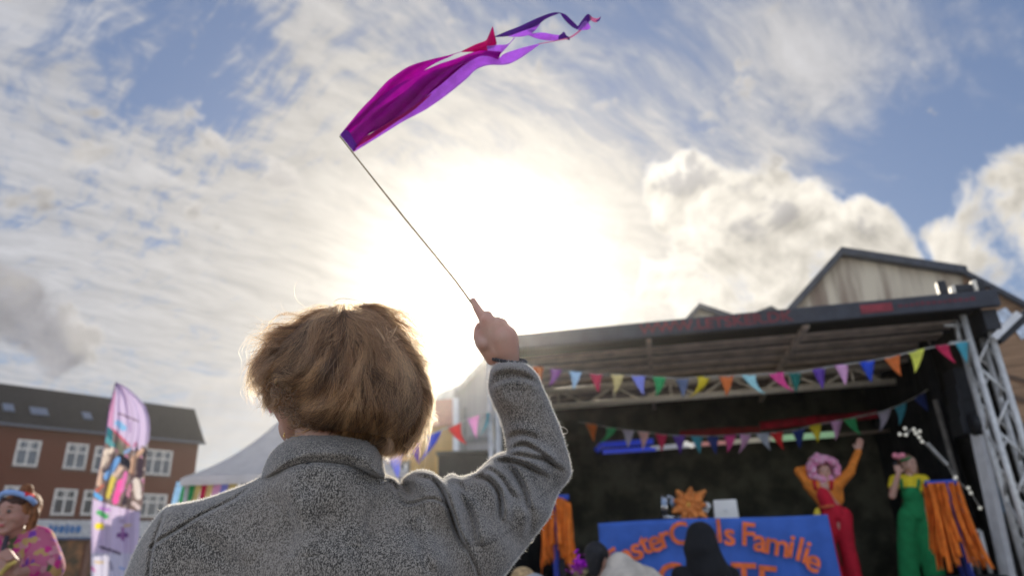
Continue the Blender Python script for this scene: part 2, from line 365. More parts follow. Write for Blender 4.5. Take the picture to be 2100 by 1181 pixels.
YC = [(250, 1181, 1.06), (340, 1040, 1.05), (640, 990, 1.06), (650, 1181, 1.06), (900, 1010, 1.07), (860, 1181, 1.06), (980, 1000, 1.13), (990, 1120, 1.10), (1034, 1181, 1.10), (1090, 1090, 1.17),
      (1160, 970, 1.27), (1060, 960, 1.22), (1050, 870, 1.27), (1110, 880, 1.27), (1045, 750, 1.27), (1040, 690, 1.27), (600, 1500, 1.07), (600, 1900, 1.08), (300, 1500, 1.08)]
TC = [(250, 1181, .075), (340, 1060, .070), (640, 940, .100), (770, 960, .085), (550, 965, .085), (640, 1010, .105), (650, 1181, .12), (880, 1020, .085), (860, 1181, .11), (980, 1030, .075), (1060, 1040, .065), (1130, 960, .058), (1050, 870, .055), (1110, 880, .055), (1045, 760, .050), (1020, 748, .048), (1070, 748, .048), (600, 1500, .12), (600, 1900, .12)]
RC = [(250, 1181, 70), (340, 1060, 75), (640, 930, 34), (560, 960, 34), (740, 945, 34), (640, 1030, 110), (650, 1181, 190), (880, 1020, 95), (860, 1181, 150), (980, 1030, 95), (1060, 1040, 85), (1130, 960, 60), (1050, 870, 55), (1110, 880, 55), (1045, 770, 36), (1040, 748, 14), (1018, 752, 16), (1068, 752, 16), (600, 1500, 200)]
JOUT = [(530, 980), (500, 994), (465, 1007), (430, 1019), (395, 1028), (362, 1033), (343, 1038), (326, 1052), (308, 1076), (290, 1103), (274, 1135), (262, 1165), (252, 1190), (238, 1260), (228, 1380), (232, 1500), (250, 1600), (275, 1640), (300, 1650), (312, 1760), (330, 1900),
        (520, 1930), (760, 1920), (872, 1880), (890, 1700), (890, 1500), (905, 1400), (950, 1290), (1000, 1220), (1034, 1181), (1060, 1146), (1093, 1104), (1112, 1079), (1127, 1058), (1137, 1030), (1148, 1006), (1163, 988), (1171, 971), (1169, 950), (1163, 925), (1156, 900), (1147, 873),
        (1134, 842), (1124, 818), (1111, 790), (1104, 772), (1092, 757), (1077, 746), (1060, 742), (1040, 741), (1022, 744), (1009, 752), (1003, 770), (1001, 795), (1006, 813), (1014, 833), (1025, 856), (1033, 884), (1038, 910), (1040, 924), (1026, 929), (1010, 937), (995, 950), (978, 966), (962, 973), (944, 977), (928, 971),
        (916, 976), (908, 982), (896, 974), (882, 966), (864, 963), (849, 966), (832, 976), (824, 987), (830, 996), (820, 990), (808, 980), (796, 974), (788, 972), (778, 958), (740, 940), (690, 930), (640, 930), (585, 944), (552, 962)]
FOLDS = [  # polyline (photo px on the cloth), ridge height m, width px, valley side
    ([(852, 968), (883, 971), (902, 985), (917, 1004), (926, 1026), (934, 1050), (941, 1073), (951, 1100), (964, 1122)], .008, 9, 1),
    ([(915, 985), (930, 980), (950, 985), (960, 1005)], .004, 10, 1),
    ([(968, 971), (990, 968), (1005, 973), (1019, 986), (1031, 1004), (1036, 1026), (1037, 1050), (1036, 1070)], .009, 10, 1),
    ([(978, 966), (1002, 954), (1019, 961), (1036, 976), (1050, 997), (1064, 1018)], .007, 9, 1),
    ([(1010, 938), (1036, 935), (1057, 938), (1083, 947), (1107, 959), (1131, 971)], .007, 9, 1),
    ([(1050, 946), (1067, 968), (1081, 995), (1090, 1020), (1094, 1045)], .006, 10, 1),
    ([(1038, 925), (1067, 925), (1095, 930), (1121, 935), (1145, 950), (1164, 962)], .006, 8, 1),
    ([(1040, 916), (1059, 906), (1078, 903), (1097, 912), (1119, 926), (1140, 945)], .006, 8, 1),
    ([(1034, 890), (1060, 880), (1085, 882), (1110, 892)], .0035, 10, 1),
    ([(1010, 800), (1040, 785), (1075, 785), (1103, 798)], .003, 10, -1),
    ([(1008, 765), (1040, 756), (1075, 760), (1100, 774)], .003, 8, 1),
    ([(775, 990), (796, 977), (812, 984), (826, 1000)], .006, 9, 1),
    ([(945, 1000), (972, 1040), (985, 1080), (990, 1120)], .004, 12, 1),
    ([(1060, 1030), (1075, 1060), (1070, 1100)], .003, 14, -1),
    ([(560, 990), (600, 1020), (620, 1070), (625, 1140)], .003, 26, 1),
    ([(770, 1000), (740, 1050), (735, 1120)], .003, 24, -1),
    ([(380, 1050), (450, 1090), (520, 1150)], .0025, 30, 1),
    ([(860, 1060), (880, 1110), (900, 1170)], .003, 18, 1)]
SEAMS = [[(535, 981), (481, 1021), (411, 1056), (355, 1090), (325, 1108), (309, 1123)], [(337, 1046), (330, 1070), (315, 1110), (307, 1149), (304, 1185), (300, 1260)],
         [(812, 1000), (821, 1021), (833, 1032), (850, 1031), (869, 1024), (888, 1022), (905, 1028), (917, 1038)], [(883, 972), (898, 993), (914, 1028), (924, 1055), (936, 1086), (955, 1119), (969, 1147), (981, 1180), (985, 1240)]]
NECK = smoothpoly([(505, 990), (535, 979), (565, 966), (600, 956), (630, 950), (660, 948), (687, 949), (715, 952), (745, 958), (768, 966), (789, 973), (810, 980)], 6, False)
def neckramp(Q, sgn):
    dist, side, _ = pdist(Q, NECK); below = np.interp(Q[:, 0], NECK[:, 0], NECK[:, 1]) < Q[:, 1]
    return np.where((below if sgn > 0 else ~below) & (Q[:, 0] > 500) & (Q[:, 0] < 800), np.clip(dist/12, 0, 1), 0)
def jdisp(Q, s):
    d = np.zeros(len(Q))
    for pl, a, w, sd_ in FOLDS:
        pl = smoothpoly(pl, 8, False); dist, side, par = pdist(Q, pl); en = np.clip(np.minimum(par, 1-par)*5, 0, 1)**.7
        x = dist*side*sd_/w
        w = w*.85; x = x/.85; d += 2.5*a*en*(np.exp(-x*x*np.where(x > 0, 2.2, .45))-.75*np.exp(-((x-1.35)/.62)**2))
    for pl in SEAMS:
        pl = smoothpoly(pl, 8, False); dist, side, par = pdist(Q, pl); d += -.0065*np.exp(-(dist/3.0)**2)+.0016*np.exp(-((dist-7)/4.)**2)
    d -= .016*np.exp(-(((Q[:, 0]-840)/10)**2+((Q[:, 1]-1008)/13)**2))
    nz = np.array([mnoise.noise(Vector((x*.016, y*.011, 2.))) for x, y in Q]); d += nz*.004
    d -= .03*neckramp(Q, -1)
    d += -.010*np.exp(-((Q[:, 0]-665)/26)**2)*np.clip((Q[:, 1]-1000)/150, 0, 1)
    return d
jpoly = smoothpoly(JOUT, 9)
col = lambda C_: (lambda Q: idw(Q, C_)[:, 0])
JV, JF, JQ, Js, Jfront = inflate(jpoly, 2.6, col(YC), col(TC), col(RC), 1.0, jdisp)
jacket = mesh_obj('jacket', JV, JF, KNIT, PERSON, True); tag(jacket, 'heathered grey knit jacket')
# stand collar
COUT = [(535, 980), (543, 952), (556, 928), (575, 910), (598, 895), (620, 886), (650, 882), (700, 884), (740, 892), (765, 905), (780, 925), (786, 948), (790, 974), (785, 990), (745, 984), (687, 976), (630, 976), (580, 986), (545, 996), (536, 990)]
cY = [(535, 980, 1.04), (640, 900, 1.06), (700, 900, 1.06), (789, 972, 1.04), (660, 948, 1.055)]; cT = [(560, 960, .088), (660, 920, .100), (770, 950, .088)]; 
def cdisp(Q, s):
    nz = np.array([mnoise.noise(Vector((x*.02, y*.03, 9.))) for x, y in Q]); d = nz*.003
    for pl in ([(540, 972), (575, 958), (620, 942), (680, 938), (740, 946), (785, 966)], [(560, 925), (600, 902), (660, 892), (720, 896), (765, 912)]):
        dist, _, _ = pdist(Q, smoothpoly(pl, 8, False)); d += -.0016*np.exp(-(dist/2.5)**2)
    return d
cdisp0 = cdisp
cdisp = lambda Q, s: cdisp0(Q, s)-.03*neckramp(Q, 1)
CV, CF, CQ, Cs, Cfront = inflate(smoothpoly(COUT, 7), 3.0, col(cY), col(cT), lambda Q: np.full(len(Q), 75.), 1.0, cdisp)
mesh_obj('collar', CV, CF, KNIT, jacket, True)
DARKT = mat('dark_tape', (.045, .05, .055), .7)
def surf(px, py, off=.0015, V=None):
    Q, fr = (JQ, Jfront) if V is None else (CQ, Cfront); k = ((Q-(px, py))**2).sum(1).argmin(); return CAM+ray(px, py)*(fr[k]-off)
mb = MB(); L = [(626, 951), (640, 947), (655, 945), (672, 946)]; U = [(626, 950), (641, 940), (655, 938), (674, 941)]
mb.prism([surf(*q, .006) for q in L]+[surf(*q, .006) for q in U[::-1]], fw*.003); mb.build('hanging_loop', DARKT, jacket)
THR = mat('thread', (.06, .06, .062), .8)
for pl in ([(1150, 985), (1135, 999), (1121, 1009), (1098, 1023)], [(1085, 1058), (1060, 1076), (1040, 1090), (1020, 1103), (985, 1120)], [(816, 1024), (833, 1035), (850, 1034), (869, 1027)]):
    pts = smoothpoly(pl, 4.2, False); mb = MB()
    for i in range(1, len(pts)-1):
        t = pts[i+1]-pts[i-1]; t /= np.linalg.norm(t); nrm = np.array([-t[1], t[0]])*3.6+t*1.2
        if rng.random() < .9: mb.tube([surf(*(pts[i]-nrm), .0006), surf(*pts[i], .0010), surf(*(pts[i]+nrm), .0006)], .00042, 4)
    mb.build('stitching', THR, jacket)


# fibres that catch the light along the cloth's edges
def curves_obj(name, strands, radii, m, parent, tones=None):
    cu = bpy.data.hair_curves.new(name); cu.add_curves([len(s_) for s_ in strands]); X = np.concatenate(strands).astype(np.float32)
    cu.position_data.foreach_set('vector', X.ravel()) if hasattr(cu, 'position_data') else cu.points.foreach_set('position', X.ravel())
    ra = cu.attributes.get('radius') or cu.attributes.new('radius', 'FLOAT', 'POINT'); ra.data.foreach_set('value', np.concatenate(radii).astype(np.float32))
    if tones is not None: ta = cu.attributes.new('tone', 'FLOAT', 'CURVE'); ta.data.foreach_set('value', np.asarray(tones, np.float32))
    cu.materials.append(m); return link(bpy.data.objects.new(name, cu), parent)
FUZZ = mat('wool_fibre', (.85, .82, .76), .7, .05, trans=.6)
def fuzz(poly, Yf, name, parent, n, seed, spare=None):
    r_ = np.random.default_rng(seed); pts = smoothpoly(poly, 2.0); S = []; R_ = []; x_, y_ = pts[:, 0], pts[:, 1]; sg = np.sign((x_*np.roll(y_, -1)-np.roll(x_, -1)*y_).sum())
    for _ in range(n):
        i = r_.integers(len(pts)); p = pts[i]; t = pts[(i+1) % len(pts)]-pts[i-1]; t = t/(np.linalg.norm(t)+1e-9); nn = np.array([t[1], -t[0]])
        nn = nn*sg
        if p[1] > 1300 or (spare and spare(p)): continue
        d0 = float(Yf(np.array([p]))[0])/ray(*p)[1]+r_.normal()*.012; ln = abs(r_.normal())*1.7+1.3+(5 if r_.random() < .012 else 0)
        cv = (t*r_.normal()*.8); q0 = p-nn*(1.5+r_.random()*2.); pp = [q0+(nn*ln+cv)*f+nn*1.2*f+t*r_.normal()*.15 for f in (0, .35, .7, 1.)]
        dd = r_.normal()*.002; S.append(np.array([CAM+ray(*q)*(d0+dd*f) for q, f in zip(pp, (0, .3, .6, 1))])); R_.append(np.array([.00023, .0002, .00016, .00007]))
    return curves_obj(name, S, R_, FUZZ, parent)
fz = fuzz(JOUT, col(YC), 'fibres', jacket, 26000, 3, lambda p: 540 < p[0] < 785 and p[1] < 985); tag(fz, kind='stuff')
fz = fuzz(COUT, col(cY), 'fibres', jacket, 1500, 4, lambda p: p[1] < 900 or (560 < p[0] < 780 and p[1] > 940)); tag(fz, kind='stuff')
# a loose thread by the elbow
mb = MB(); d0 = 1.27/ray(1150, 880)[1]
mb.tube([P(*q, d0) for q in smoothpoly([(1147, 873), (1156, 876), (1163, 881), (1163, 887), (1156, 890), (1149, 888)], 2, False)], .0003, 5)
mb.build('loose_thread', FUZZ, jacket)
MB().tube([P(*q, d0+.01) for q in [(1168, 968), (1173, 966), (1176, 962)]], .0003, 4).build('loose_thread', FUZZ, jacket)
MB().tube([P(*q, d0) for q in [(1085, 1112), (1092, 1112), (1094, 1108)]], .0006, 4).build('loose_thread', FUZZ, jacket)

# body: head with face, neck, trunk, arms, right hand closed round the wand
HC = PY(672, 790, 1.085); YAW = math.radians(36)
FWD = np.array([-math.sin(YAW), math.cos(YAW), .0]); LEFT = np.array([-math.cos(YAW), -math.sin(YAW), 0.]); UPV = np.array([0, 0, 1.])
def HP(l, f_, u_, c=None, fr=None): c = HC if c is None else c; a, b, d = fr or (LEFT, FWD, UPV); return c+a*l+b*f_+d*u_
def head_segs(c, fr, k=1.):
    h = lambda l, f_, u_: HP(l*k, f_*k, u_*k, c, fr); S = []
    A = lambda a, b, ra, rb: S.append((h(*a), h(*b), ra*k, rb*k))
    A((0, -.024, .018), (0, .022, .026), .074, .073)            # cranium
    A((-.022, .030, -.020), (.022, .030, -.020), .052, .052)    # mid face
    A((-.028, .040, -.060), (.028, .040, -.060), .030, .030)    # lower jaw
    A((-.010, .062, -.092), (.010, .062, -.092), .019, .019)    # chin
    for s_ in (-1, 1):
        A((s_*.058, -.005, -.040), (s_*.018, .060, -.090), .019, .017)   # jaw line
        A((s_*.040, .060, -.022), (s_*.046, .035, -.020), .021, .022)    # cheek
        A((s_*.018, .078, .022), (s_*.050, .060, .018), .012, .012)      # brow
        A((s_*.076, -.008, .008), (s_*.073, -.004, -.022), .011, .008)   # ear
        A((s_*.082, -.014, .014), (s_*.080, -.010, -.010), .006, .005)
    A((0, .084, .008), (0, .099, -.022), .0080, .0110); A((-.010, .088, -.027), (.010, .088, -.027), .007, .007)   # nose
    A((-.016, .086, -.052), (.016, .086, -.052), .006, .006); A((-.013, .084, -.063), (.013, .084, -.063), .006, .006)   # lips
    return S
segs = head_segs(HC, None, 1.03)
nb = HP(0, -.030, -.06); nt = PY(672, 985, 1.07)
segs += [(nb, nt, .054, .056), (PY(672, 1005, 1.10), PY(650, 1200, 1.10), .05, .085), (PY(650, 1200, 1.10), PY(620, 1860, 1.10), .085, .09)]
segs += [(PY(650, 1075, 1.09), PY(400, 1110, 1.09), .040, .036), (PY(660, 1075, 1.09), PY(930, 1070, 1.11), .040, .038), (PY(395, 1115, 1.09), PY(315, 1400, 1.12), .034, .030), (PY(315, 1400, 1.12), PY(290, 1720, 1.17), .030, .024)]
segs += [(PY(930, 1070, 1.12), PY(1100, 985, 1.275), .030, .024), (PY(1100, 985, 1.275), PY(1078, 860, 1.285), .022, .022), (PY(1078, 860, 1.285), PY(1045, 770, 1.275), .022, .0225)]
# left hand at the side
lh = PY(285, 1760, 1.18); segs += [(lh, lh+(0, .02, -.07), .026, .03)]
for k, ln in enumerate((.055, .065, .062, .05)):
    a = lh+np.array([(k-1.5)*.019, .03, -.085]); b = a+(0, .012, -ln*.5); segs += [(a, b, .0095, .009), (b, b+(0, .022, -ln*.45), .009, .0075)]
segs += [(lh+(.028, .025, -.03), lh+(.035, .05, -.075), .011, .009)]
DH = 1.27/ray(1030, 690)[1]
def H(px, py, dd=0.): return P(px, py, DH+dd)
hand = [((1040, 752, 0), (1037, 720, 0), .0235, .027), ((1036, 720, 0), (1033, 695, 0), .028, .029),
        ((1022, 722, 0), (1003, 690, .004), .0235, .020), ((1040, 715, 0), (1040, 686, 0), .018, .0155), ((1022, 690, .0), (1026, 668, 0), .019, .016),
        ((1003, 690, .0), (1001, 660, 0), .019, .0165), ((1013, 700, 0), (1016, 670, 0), .02, .017), ((1010, 735, 0), (986, 702, -.004), .014, .0125)]
# thumb lies across the wand, index points along it, the other three curl round it away from the camera
hand += [((990, 706, -.012), (981, 692, .004), .0125, .0105), ((981, 692, .004), (980, 676, .024), .0105, .0085), ((980, 676, .024), (983, 668, .036), .0085, .0075)]
hand += [((998, 664, .0), (988, 648, .008), .0115, .0098), ((988, 648, .008), (977, 630, .016), .0095, .0082), ((977, 630, .016), (970, 615, .022), .0080, .0060)]
for (x0, y0, x1, y1, r_) in ((1007, 660, 1000, 643, .0105), (1024, 668, 1020, 655, .0108), (1041, 684, 1038, 670, .0100)):
    hand += [((x0, y0, 0), (x1, y1+4, .012), r_, r_*.95), ((x1, y1+4, .012), (x1-3, y1+14, .040), r_*.93, r_*.85), ((x1-3, y1+14, .040), (x1-6, y1+34, .036), r_*.85, r_*.72)]
segs += [(H(*a), H(*b), ra, rb) for a, b, ra, rb in hand]
body = soft('body', segs, SKIN, PERSON, .0032, 1)
# bracelet of dark beads
mb = MB(); bc = H(1043, 738); ax = H(1043, 700)-H(1043, 760); ax /= np.linalg.norm(ax); ax = ax+RT*.12; ax /= np.linalg.norm(ax); _, e1_, e2_ = frame(ax)
for k in range(30): t = 2*math.pi*k/30; mb.ball(bc+(e1_*math.cos(t)+e2_*math.sin(t))*.0330, .0041, 10, 7)
mb.build('bead_bracelet', mat('dark_beads', (.03, .028, .03), .3, spec=.5), PERSON, True)
# trousers and shoes, below the picture
hip = PY(600, 1850, 1.09); hz = hip[2]; lx = hip[0]
TR = mat('dark_denim', (.03, .035, .055), .9, .2, 60)
soft('trousers', [(np.array([lx-.10, 1.09, hz+.06]), np.array([lx+.10, 1.09, hz+.06]), .12, .12), (np.array([lx-.09, 1.09, hz]), np.array([lx-.10, 1.07, .5]), .095, .07), (np.array([lx+.09, 1.09, hz]), np.array([lx+.11, 1.12, .5]), .095, .07),
                  (np.array([lx-.10, 1.07, .5]), np.array([lx-.11, 1.05, .10]), .068, .055), (np.array([lx+.11, 1.12, .5]), np.array([lx+.12, 1.14, .10]), .068, .055)], TR, PERSON, .012)
for sx, sy in ((-.11, 1.08), (.12, 1.17)):
    soft('shoe', [(np.array([lx+sx, sy-.06, .045]), np.array([lx+sx, sy+.12, .040]), .045, .038)], mat('shoe_leather', (.05, .04, .035), .5), PERSON, .008)
# ear-ring and glasses
GOLD = mat('gold', (.75, .52, .2), .25, metal=1.)
mb = MB(); ep = PY(589, 862, 1.075)
for k in range(7):
    a = k*.8; mb.tube([ep+np.array([math.sin(a)*.0025, .0, -.002*k*1.9]), ep+np.array([math.sin(a+1.)*.0035, .001, -.002*(k+1)*1.9])], .0009, 5); mb.ball(ep+np.array([math.sin(a)*.003, 0, -.004*k]), .0016, 6, 5)
mb.build('earring', GOLD, PERSON)
PINK = mat('pink_glasses_frame', (.75, .12, .38), .15, spec=.6)
gl = MB(); EY = {}
for s_ in (-1, 1):
    c = HP(s_*.034, .092, .016); ring = [c+LEFT*s_*math.cos(t)*.027+UPV*math.sin(t)*.022-FWD*.007*abs(math.cos(t))*(1 if math.cos(t) > 0 else 0) for t in np.linspace(0, 2*math.pi, 25)]; gl.tube(ring, .0021, 6)
    gl.tube([HP(s_*.061, .086, .020), HP(s_*.078, .078, .020), HP(s_*.082, .02, .018), HP(s_*.080, -.012, .008)], .0022, 6)
gl.tube([HP(-.008, .097, .020), HP(0, .1, .023), HP(.008, .097, .020)], .002, 6)
glasses = gl.build('glasses', PINK, PERSON, True)
# the visible rim beside the temple
mb = MB(); dd = 1.10/ray(552, 825)[1]
mb.tube([P(*q, dd) for q in smoothpoly([(544, 806), (546, 815), (549, 825), (551, 834), (554, 842), (556, 846)], 3, False)], .0021, 7); mb.tube([P(*q, dd) for q in [(550, 818), (555, 826), (556, 836), (554, 842)]], .0012, 6)
mb.build('rim', PINK, glasses, True)
for s_ in (-1, 1):
    mb = MB(); mb.ball(HP(s_*.032, .074, .014), .0115, 12, 8); mb.build('eye', mat('eye_white', (.7, .68, .66), .2), PERSON, True)

# hair: a dense inner mass and combed strands over it
HOUT = [(690, 626), (720, 620), (752, 626), (785, 645), (810, 676), (832, 712), (853, 750), (866, 792), (867, 832), (856, 862), (838, 886), (815, 902), (797, 908), (780, 898), (755, 893), (700, 888), (650, 884), (622, 876), (606, 862), (600, 846), (604, 828), (598, 812), (584, 806), (566, 802), (556, 790), (552, 768), (556, 745), (566, 718), (582, 695), (606, 672), (640, 645)]
hY = [(690, 640, 1.06), (560, 760, 1.05), (700, 780, 1.055), (860, 800, 1.05), (790, 905, 1.04), (620, 870, 1.04)]
hT = [(700, 640, .085), (650, 670, .10), (700, 760, .112), (850, 800, .085), (570, 750, .07), (700, 880, .105), (800, 890, .085), (610, 840, .085)]
def hdisp(Q, s):
    return np.array([mnoise.noise(Vector((x*.03, y*.008, 1.))) for x, y in Q])*.008
hpoly = smoothpoly(HOUT, 8); hYf, hTf = col(hY), col(hT); hRf = lambda Q: np.full(len(Q), 95.)
def hair_mat(name, c1, c2, c3, solid=False):
    m = bpy.data.materials.new(name); m.use_nodes = True; t = NT(m.node_tree); out = t.node('ShaderNodeOutputMaterial')
    if solid:
        b = t.node('ShaderNodeBsdfPrincipled'); tc = t.node('ShaderNodeTexCoord').outputs['Object']
        t.put(b.inputs['Base Color'], t.mix(t.noise(t.vm('MULTIPLY', tc, (1, 1, .1)), 260, 4, .6), (*c1, 1), (*c2, 1))); b.inputs['Roughness'].default_value = .7; t.l.new(b.outputs[0], out.inputs[0]); return m
    at = t.node('ShaderNodeAttribute'); at.attribute_name = 'tone'; hi = t.node('ShaderNodeHairInfo')
    f = t.m('ADD', at.outputs['Fac'], t.m('MULTIPLY', t.m('SUBTRACT', hi.outputs['Random'], .5), .45))
    c = t.mix(t.mr(f, .0, .55), (*c1, 1), (*c2, 1)); c = t.mix(t.mr(f, .5, 1.), c, (*c3, 1))
    b = t.node('ShaderNodeBsdfHairPrincipled'); b.parametrization = 'COLOR'; t.put(b.inputs['Color'], c); b.inputs['Roughness'].default_value = .38; b.inputs['Radial Roughness'].default_value = .5
    d = t.node('ShaderNodeBsdfDiffuse'); t.put(d.inputs[0], c); tl = t.node('ShaderNodeBsdfTranslucent'); t.put(tl.inputs[0], t.mix(.5, c, (.85, .55, .26, 1)))
    m1 = t.node('ShaderNodeMixShader'); m1.inputs[0].default_value = .4; t.l.new(d.outputs[0], m1.inputs[1]); t.l.new(tl.outputs[0], m1.inputs[2])
    m2 = t.node('ShaderNodeMixShader'); m2.inputs[0].default_value = .45; t.l.new(b.outputs[0], m2.inputs[1]); t.l.new(m1.outputs[0], m2.inputs[2]); t.l.new(m2.outputs[0], out.inputs[0]); return m
HB, HF2, HQ, Hs, Hfr = inflate((hpoly-(702, 770))*(.90, .92)+(702, 774), 4.0, hYf, lambda Q: hTf(Q)-.006, hRf, 1.0, hdisp)
HSOLID = hair_mat('hair_inner', (.035, .02, .012), (.10, .06, .035), None, True)
hair = mesh_obj('hair', HB, HF2, HSOLID, PERSON, True); tag(hair, 'short tousled brown hair blown to the left')
GUIDES = [[(700, 622), (702, 640), (703, 664)], [(688, 622), (692, 640), (696, 662)], [(714, 622), (713, 640), (712, 660)], [(690, 642), (650, 648), (615, 668), (585, 692), (558, 712), (538, 738), (524, 765), (518, 790), (522, 800)],
          [(690, 648), (650, 664), (620, 690), (590, 718), (565, 742), (545, 762), (534, 778), (545, 792), (558, 784)],
          [(694, 652), (665, 678), (640, 715), (612, 752), (585, 778), (562, 790), (552, 806), (560, 822)],
          [(697, 655), (678, 700), (658, 745), (632, 785), (605, 808), (582, 812), (568, 800)],
          [(699, 658), (690, 710), (675, 765), (655, 810), (628, 838), (602, 850), (584, 846), (578, 836)],
          [(700, 660), (697, 720), (688, 780), (668, 830), (640, 860), (612, 868), (596, 862)],
          [(703, 660), (708, 720), (706, 780), (700, 840), (690, 880), (672, 900)],
          [(706, 660), (724, 720), (732, 790), (730, 850), (720, 895)],
          [(709, 656), (742, 700), (764, 760), (774, 820), (768, 870), (745, 905)],
          [(712, 652), (756, 690), (798, 740), (818, 800), (815, 855), (795, 895), (768, 908)],
          [(712, 646), (768, 662), (812, 708), (842, 768), (850, 828), (838, 875), (812, 908), (792, 922)],
          [(712, 638), (758, 632), (800, 660), (832, 705), (862, 750), (878, 792), (882, 832), (868, 868), (848, 892)],
          [(862, 800), (868, 835), (862, 865), (845, 890), (825, 908)], [(845, 830), (846, 860), (832, 888), (808, 912), (795, 925)]]
GP = [smoothpoly(g, 8, False) for g in GUIDES]; GPT = np.concatenate([g[:-1] for g in GP]); GDR = np.concatenate([(g[1:]-g[:-1])/np.linalg.norm(g[1:]-g[:-1], axis=1)[:, None] for g in GP])
from mathutils import kdtree
kd = kdtree.KDTree(len(GPT))
for i, g in enumerate(GPT): kd.insert((g[0], g[1], 0), i)
kd.balance()
dirs = {}
def flow(x, y):
    k = (int(x//4), int(y//4))
    if k not in dirs:
        v = np.zeros(2)
        for co, i, d in kd.find_n((x, y, 0), 10): v += GDR[i]/(d*d+60)
        dirs[k] = v/(np.linalg.norm(v)+1e-9)
    return dirs[k]
GXN = {}
def hull(pts):                                                 # front and back depth of the hair mass at many px
    s, _ = sdf(pts, hpoly[::2]); Y = hYf(pts); T = hTf(pts); q = np.clip(s/95., 0, 1); h = T*np.sqrt(np.maximum(1-(1-q)**2, 0)); mid = Y/raysN(pts)[:, 1]; return mid, h, s
def grow(n, seed, backside=False, rmin=45, rmax=190, frizz=1., rad=.00017, lift0=.0, ext=0, ncl=900, gather=.9, early=0., tsd=.36):
    r_ = np.random.default_rng(seed); P2 = []; lens = []; tones = []; lifts = []
    lo, hi = hpoly.min(0), hpoly.max(0)
    cl = r_.uniform(lo, hi, (ncl, 2)); clift = r_.random(ncl)**1.5; ctone = np.clip(r_.normal(.42, tsd, ncl), 0, 1); cseed = r_.random(ncl)*100
    ckd = kdtree.KDTree(ncl)
    for i, g in enumerate(cl): ckd.insert((g[0], g[1]*.4, 0), i)
    ckd.balance(); seeds = r_.uniform(lo-4, hi+4, (n*2, 2)); ss, _ = sdf(seeds, hpoly[::3]); seeds = seeds[ss > -2][:n]
    for p in seeds:
        _, ci, _ = ckd.find((p[0], p[1]*.4, 0)); L_ = r_.uniform(rmin, rmax); st = 6.; q = p.copy(); c0 = cl[ci]; path = [q.copy()]; ph = r_.random()*6.28; fq = r_.uniform(.05, .12); am = abs(r_.normal())*.10*frizz+.02
        stray = r_.random() < .05; bend = r_.normal()*(.028 if stray else .007)*frizz
        rot = 0.
        for k in range(int(L_/st)):
            v = flow(*q); left = max(0., (610-q[0])/60.); leftc = min(left, 1.); tip = max(0, k*st/L_-.6)*2.5
            a = mnoise.noise(Vector((q[0]*.014, q[1]*.008, cseed[ci])))*.95+mnoise.noise(Vector((q[0]*.05, q[1]*.05, cseed[ci]+5)))*(.22+.9*leftc)+am*math.sin(ph+k*st*fq)
            rot += bend*(1+3*tip*(1+leftc)); a += rot
            ca, sa = math.cos(a), math.sin(a); v = np.array([v[0]*ca-v[1]*sa, v[0]*sa+v[1]*ca])
            q = q+v*st; path.append(q.copy())
            if q[0] < 560 and r_.random() < .10: break
            if q[1] > 935 or q[0] > 888 or q[0] < 500: break
            if q[1] > 890 and 625 < q[0] < 775 and r_.random() < .4: break
            if (q[0] < 596 and q[1] > 832) or (q[0] < 622 and q[1] > 872): break
        pth = np.array(path)
        if len(pth) < 4: continue
        # gather towards the clump's own line
        off = (c0-p)*gather; w_ = np.linspace(0, 1, len(pth))[:, None]; pth = pth+off*(np.sin(w_*1.6)*.6*(1-early)+early)
        P2.append(pth); lens.append(len(pth)); tones.append(np.clip(ctone[ci]+r_.normal()*.10, 0, 1)); lifts.append((clift[ci], r_.random()))
    A = np.concatenate(P2); mid, h, s = hull(A); S = []; R_ = []; k = 0; rr = raysN(A)
    for j, n_ in enumerate(lens):
        sl = slice(k, k+n_); k += n_; f_ = np.linspace(0, 1, n_); cl_, rn = lifts[j]
        up_ = .0012+(.017*cl_**1.5+.003*rn+lift0)*np.sin(np.minimum(f_*1.6, 1.57))*np.clip(.35+.65*np.minimum(np.maximum(s[sl], 0)/50, 1), 0, 1)
        sh = np.where(s[sl] > 0, h[sl], 0)
        d = mid[sl]+(sh+up_ if backside else -sh-up_)
        if (s[sl] < 0).any():                                  # outside the mass: carry on at the last depth
            first = np.argmax(s[sl] < 0); 
            if first > 0: d[first:] = d[first-1]+(d[first-1]-d[max(first-2, 0)])*.3*np.minimum(np.arange(1, n_-first+1), 4)
        S.append(CAM+rr[sl]*d[:, None]); ta = np.clip((1-f_)*4, .15, 1); R_.append(rad*ta)
    return S, R_, tones
HM = hair_mat('hair_strand', (.030, .013, .006), (.28, .132, .055), (.68, .40, .18))
S, R_, T_ = grow(15000, 11); S2, R2, T2 = grow(2600, 12, rmin=40, rmax=120, frizz=2.0, rad=.00013, lift0=.010, ncl=500); S3, R3, T3 = grow(5000, 13, True); S4, R4, T4 = grow(15000, 14, rmin=90, rmax=200, rad=.00016, lift0=.006, ncl=230, gather=.955, early=1., frizz=1.2, tsd=.55)
o = curves_obj('hair_strands', S+S2+S3+S4, R_+R2+R3+R4, HM, hair, T_+T2+T3+T4); tag(o, kind='stuff')
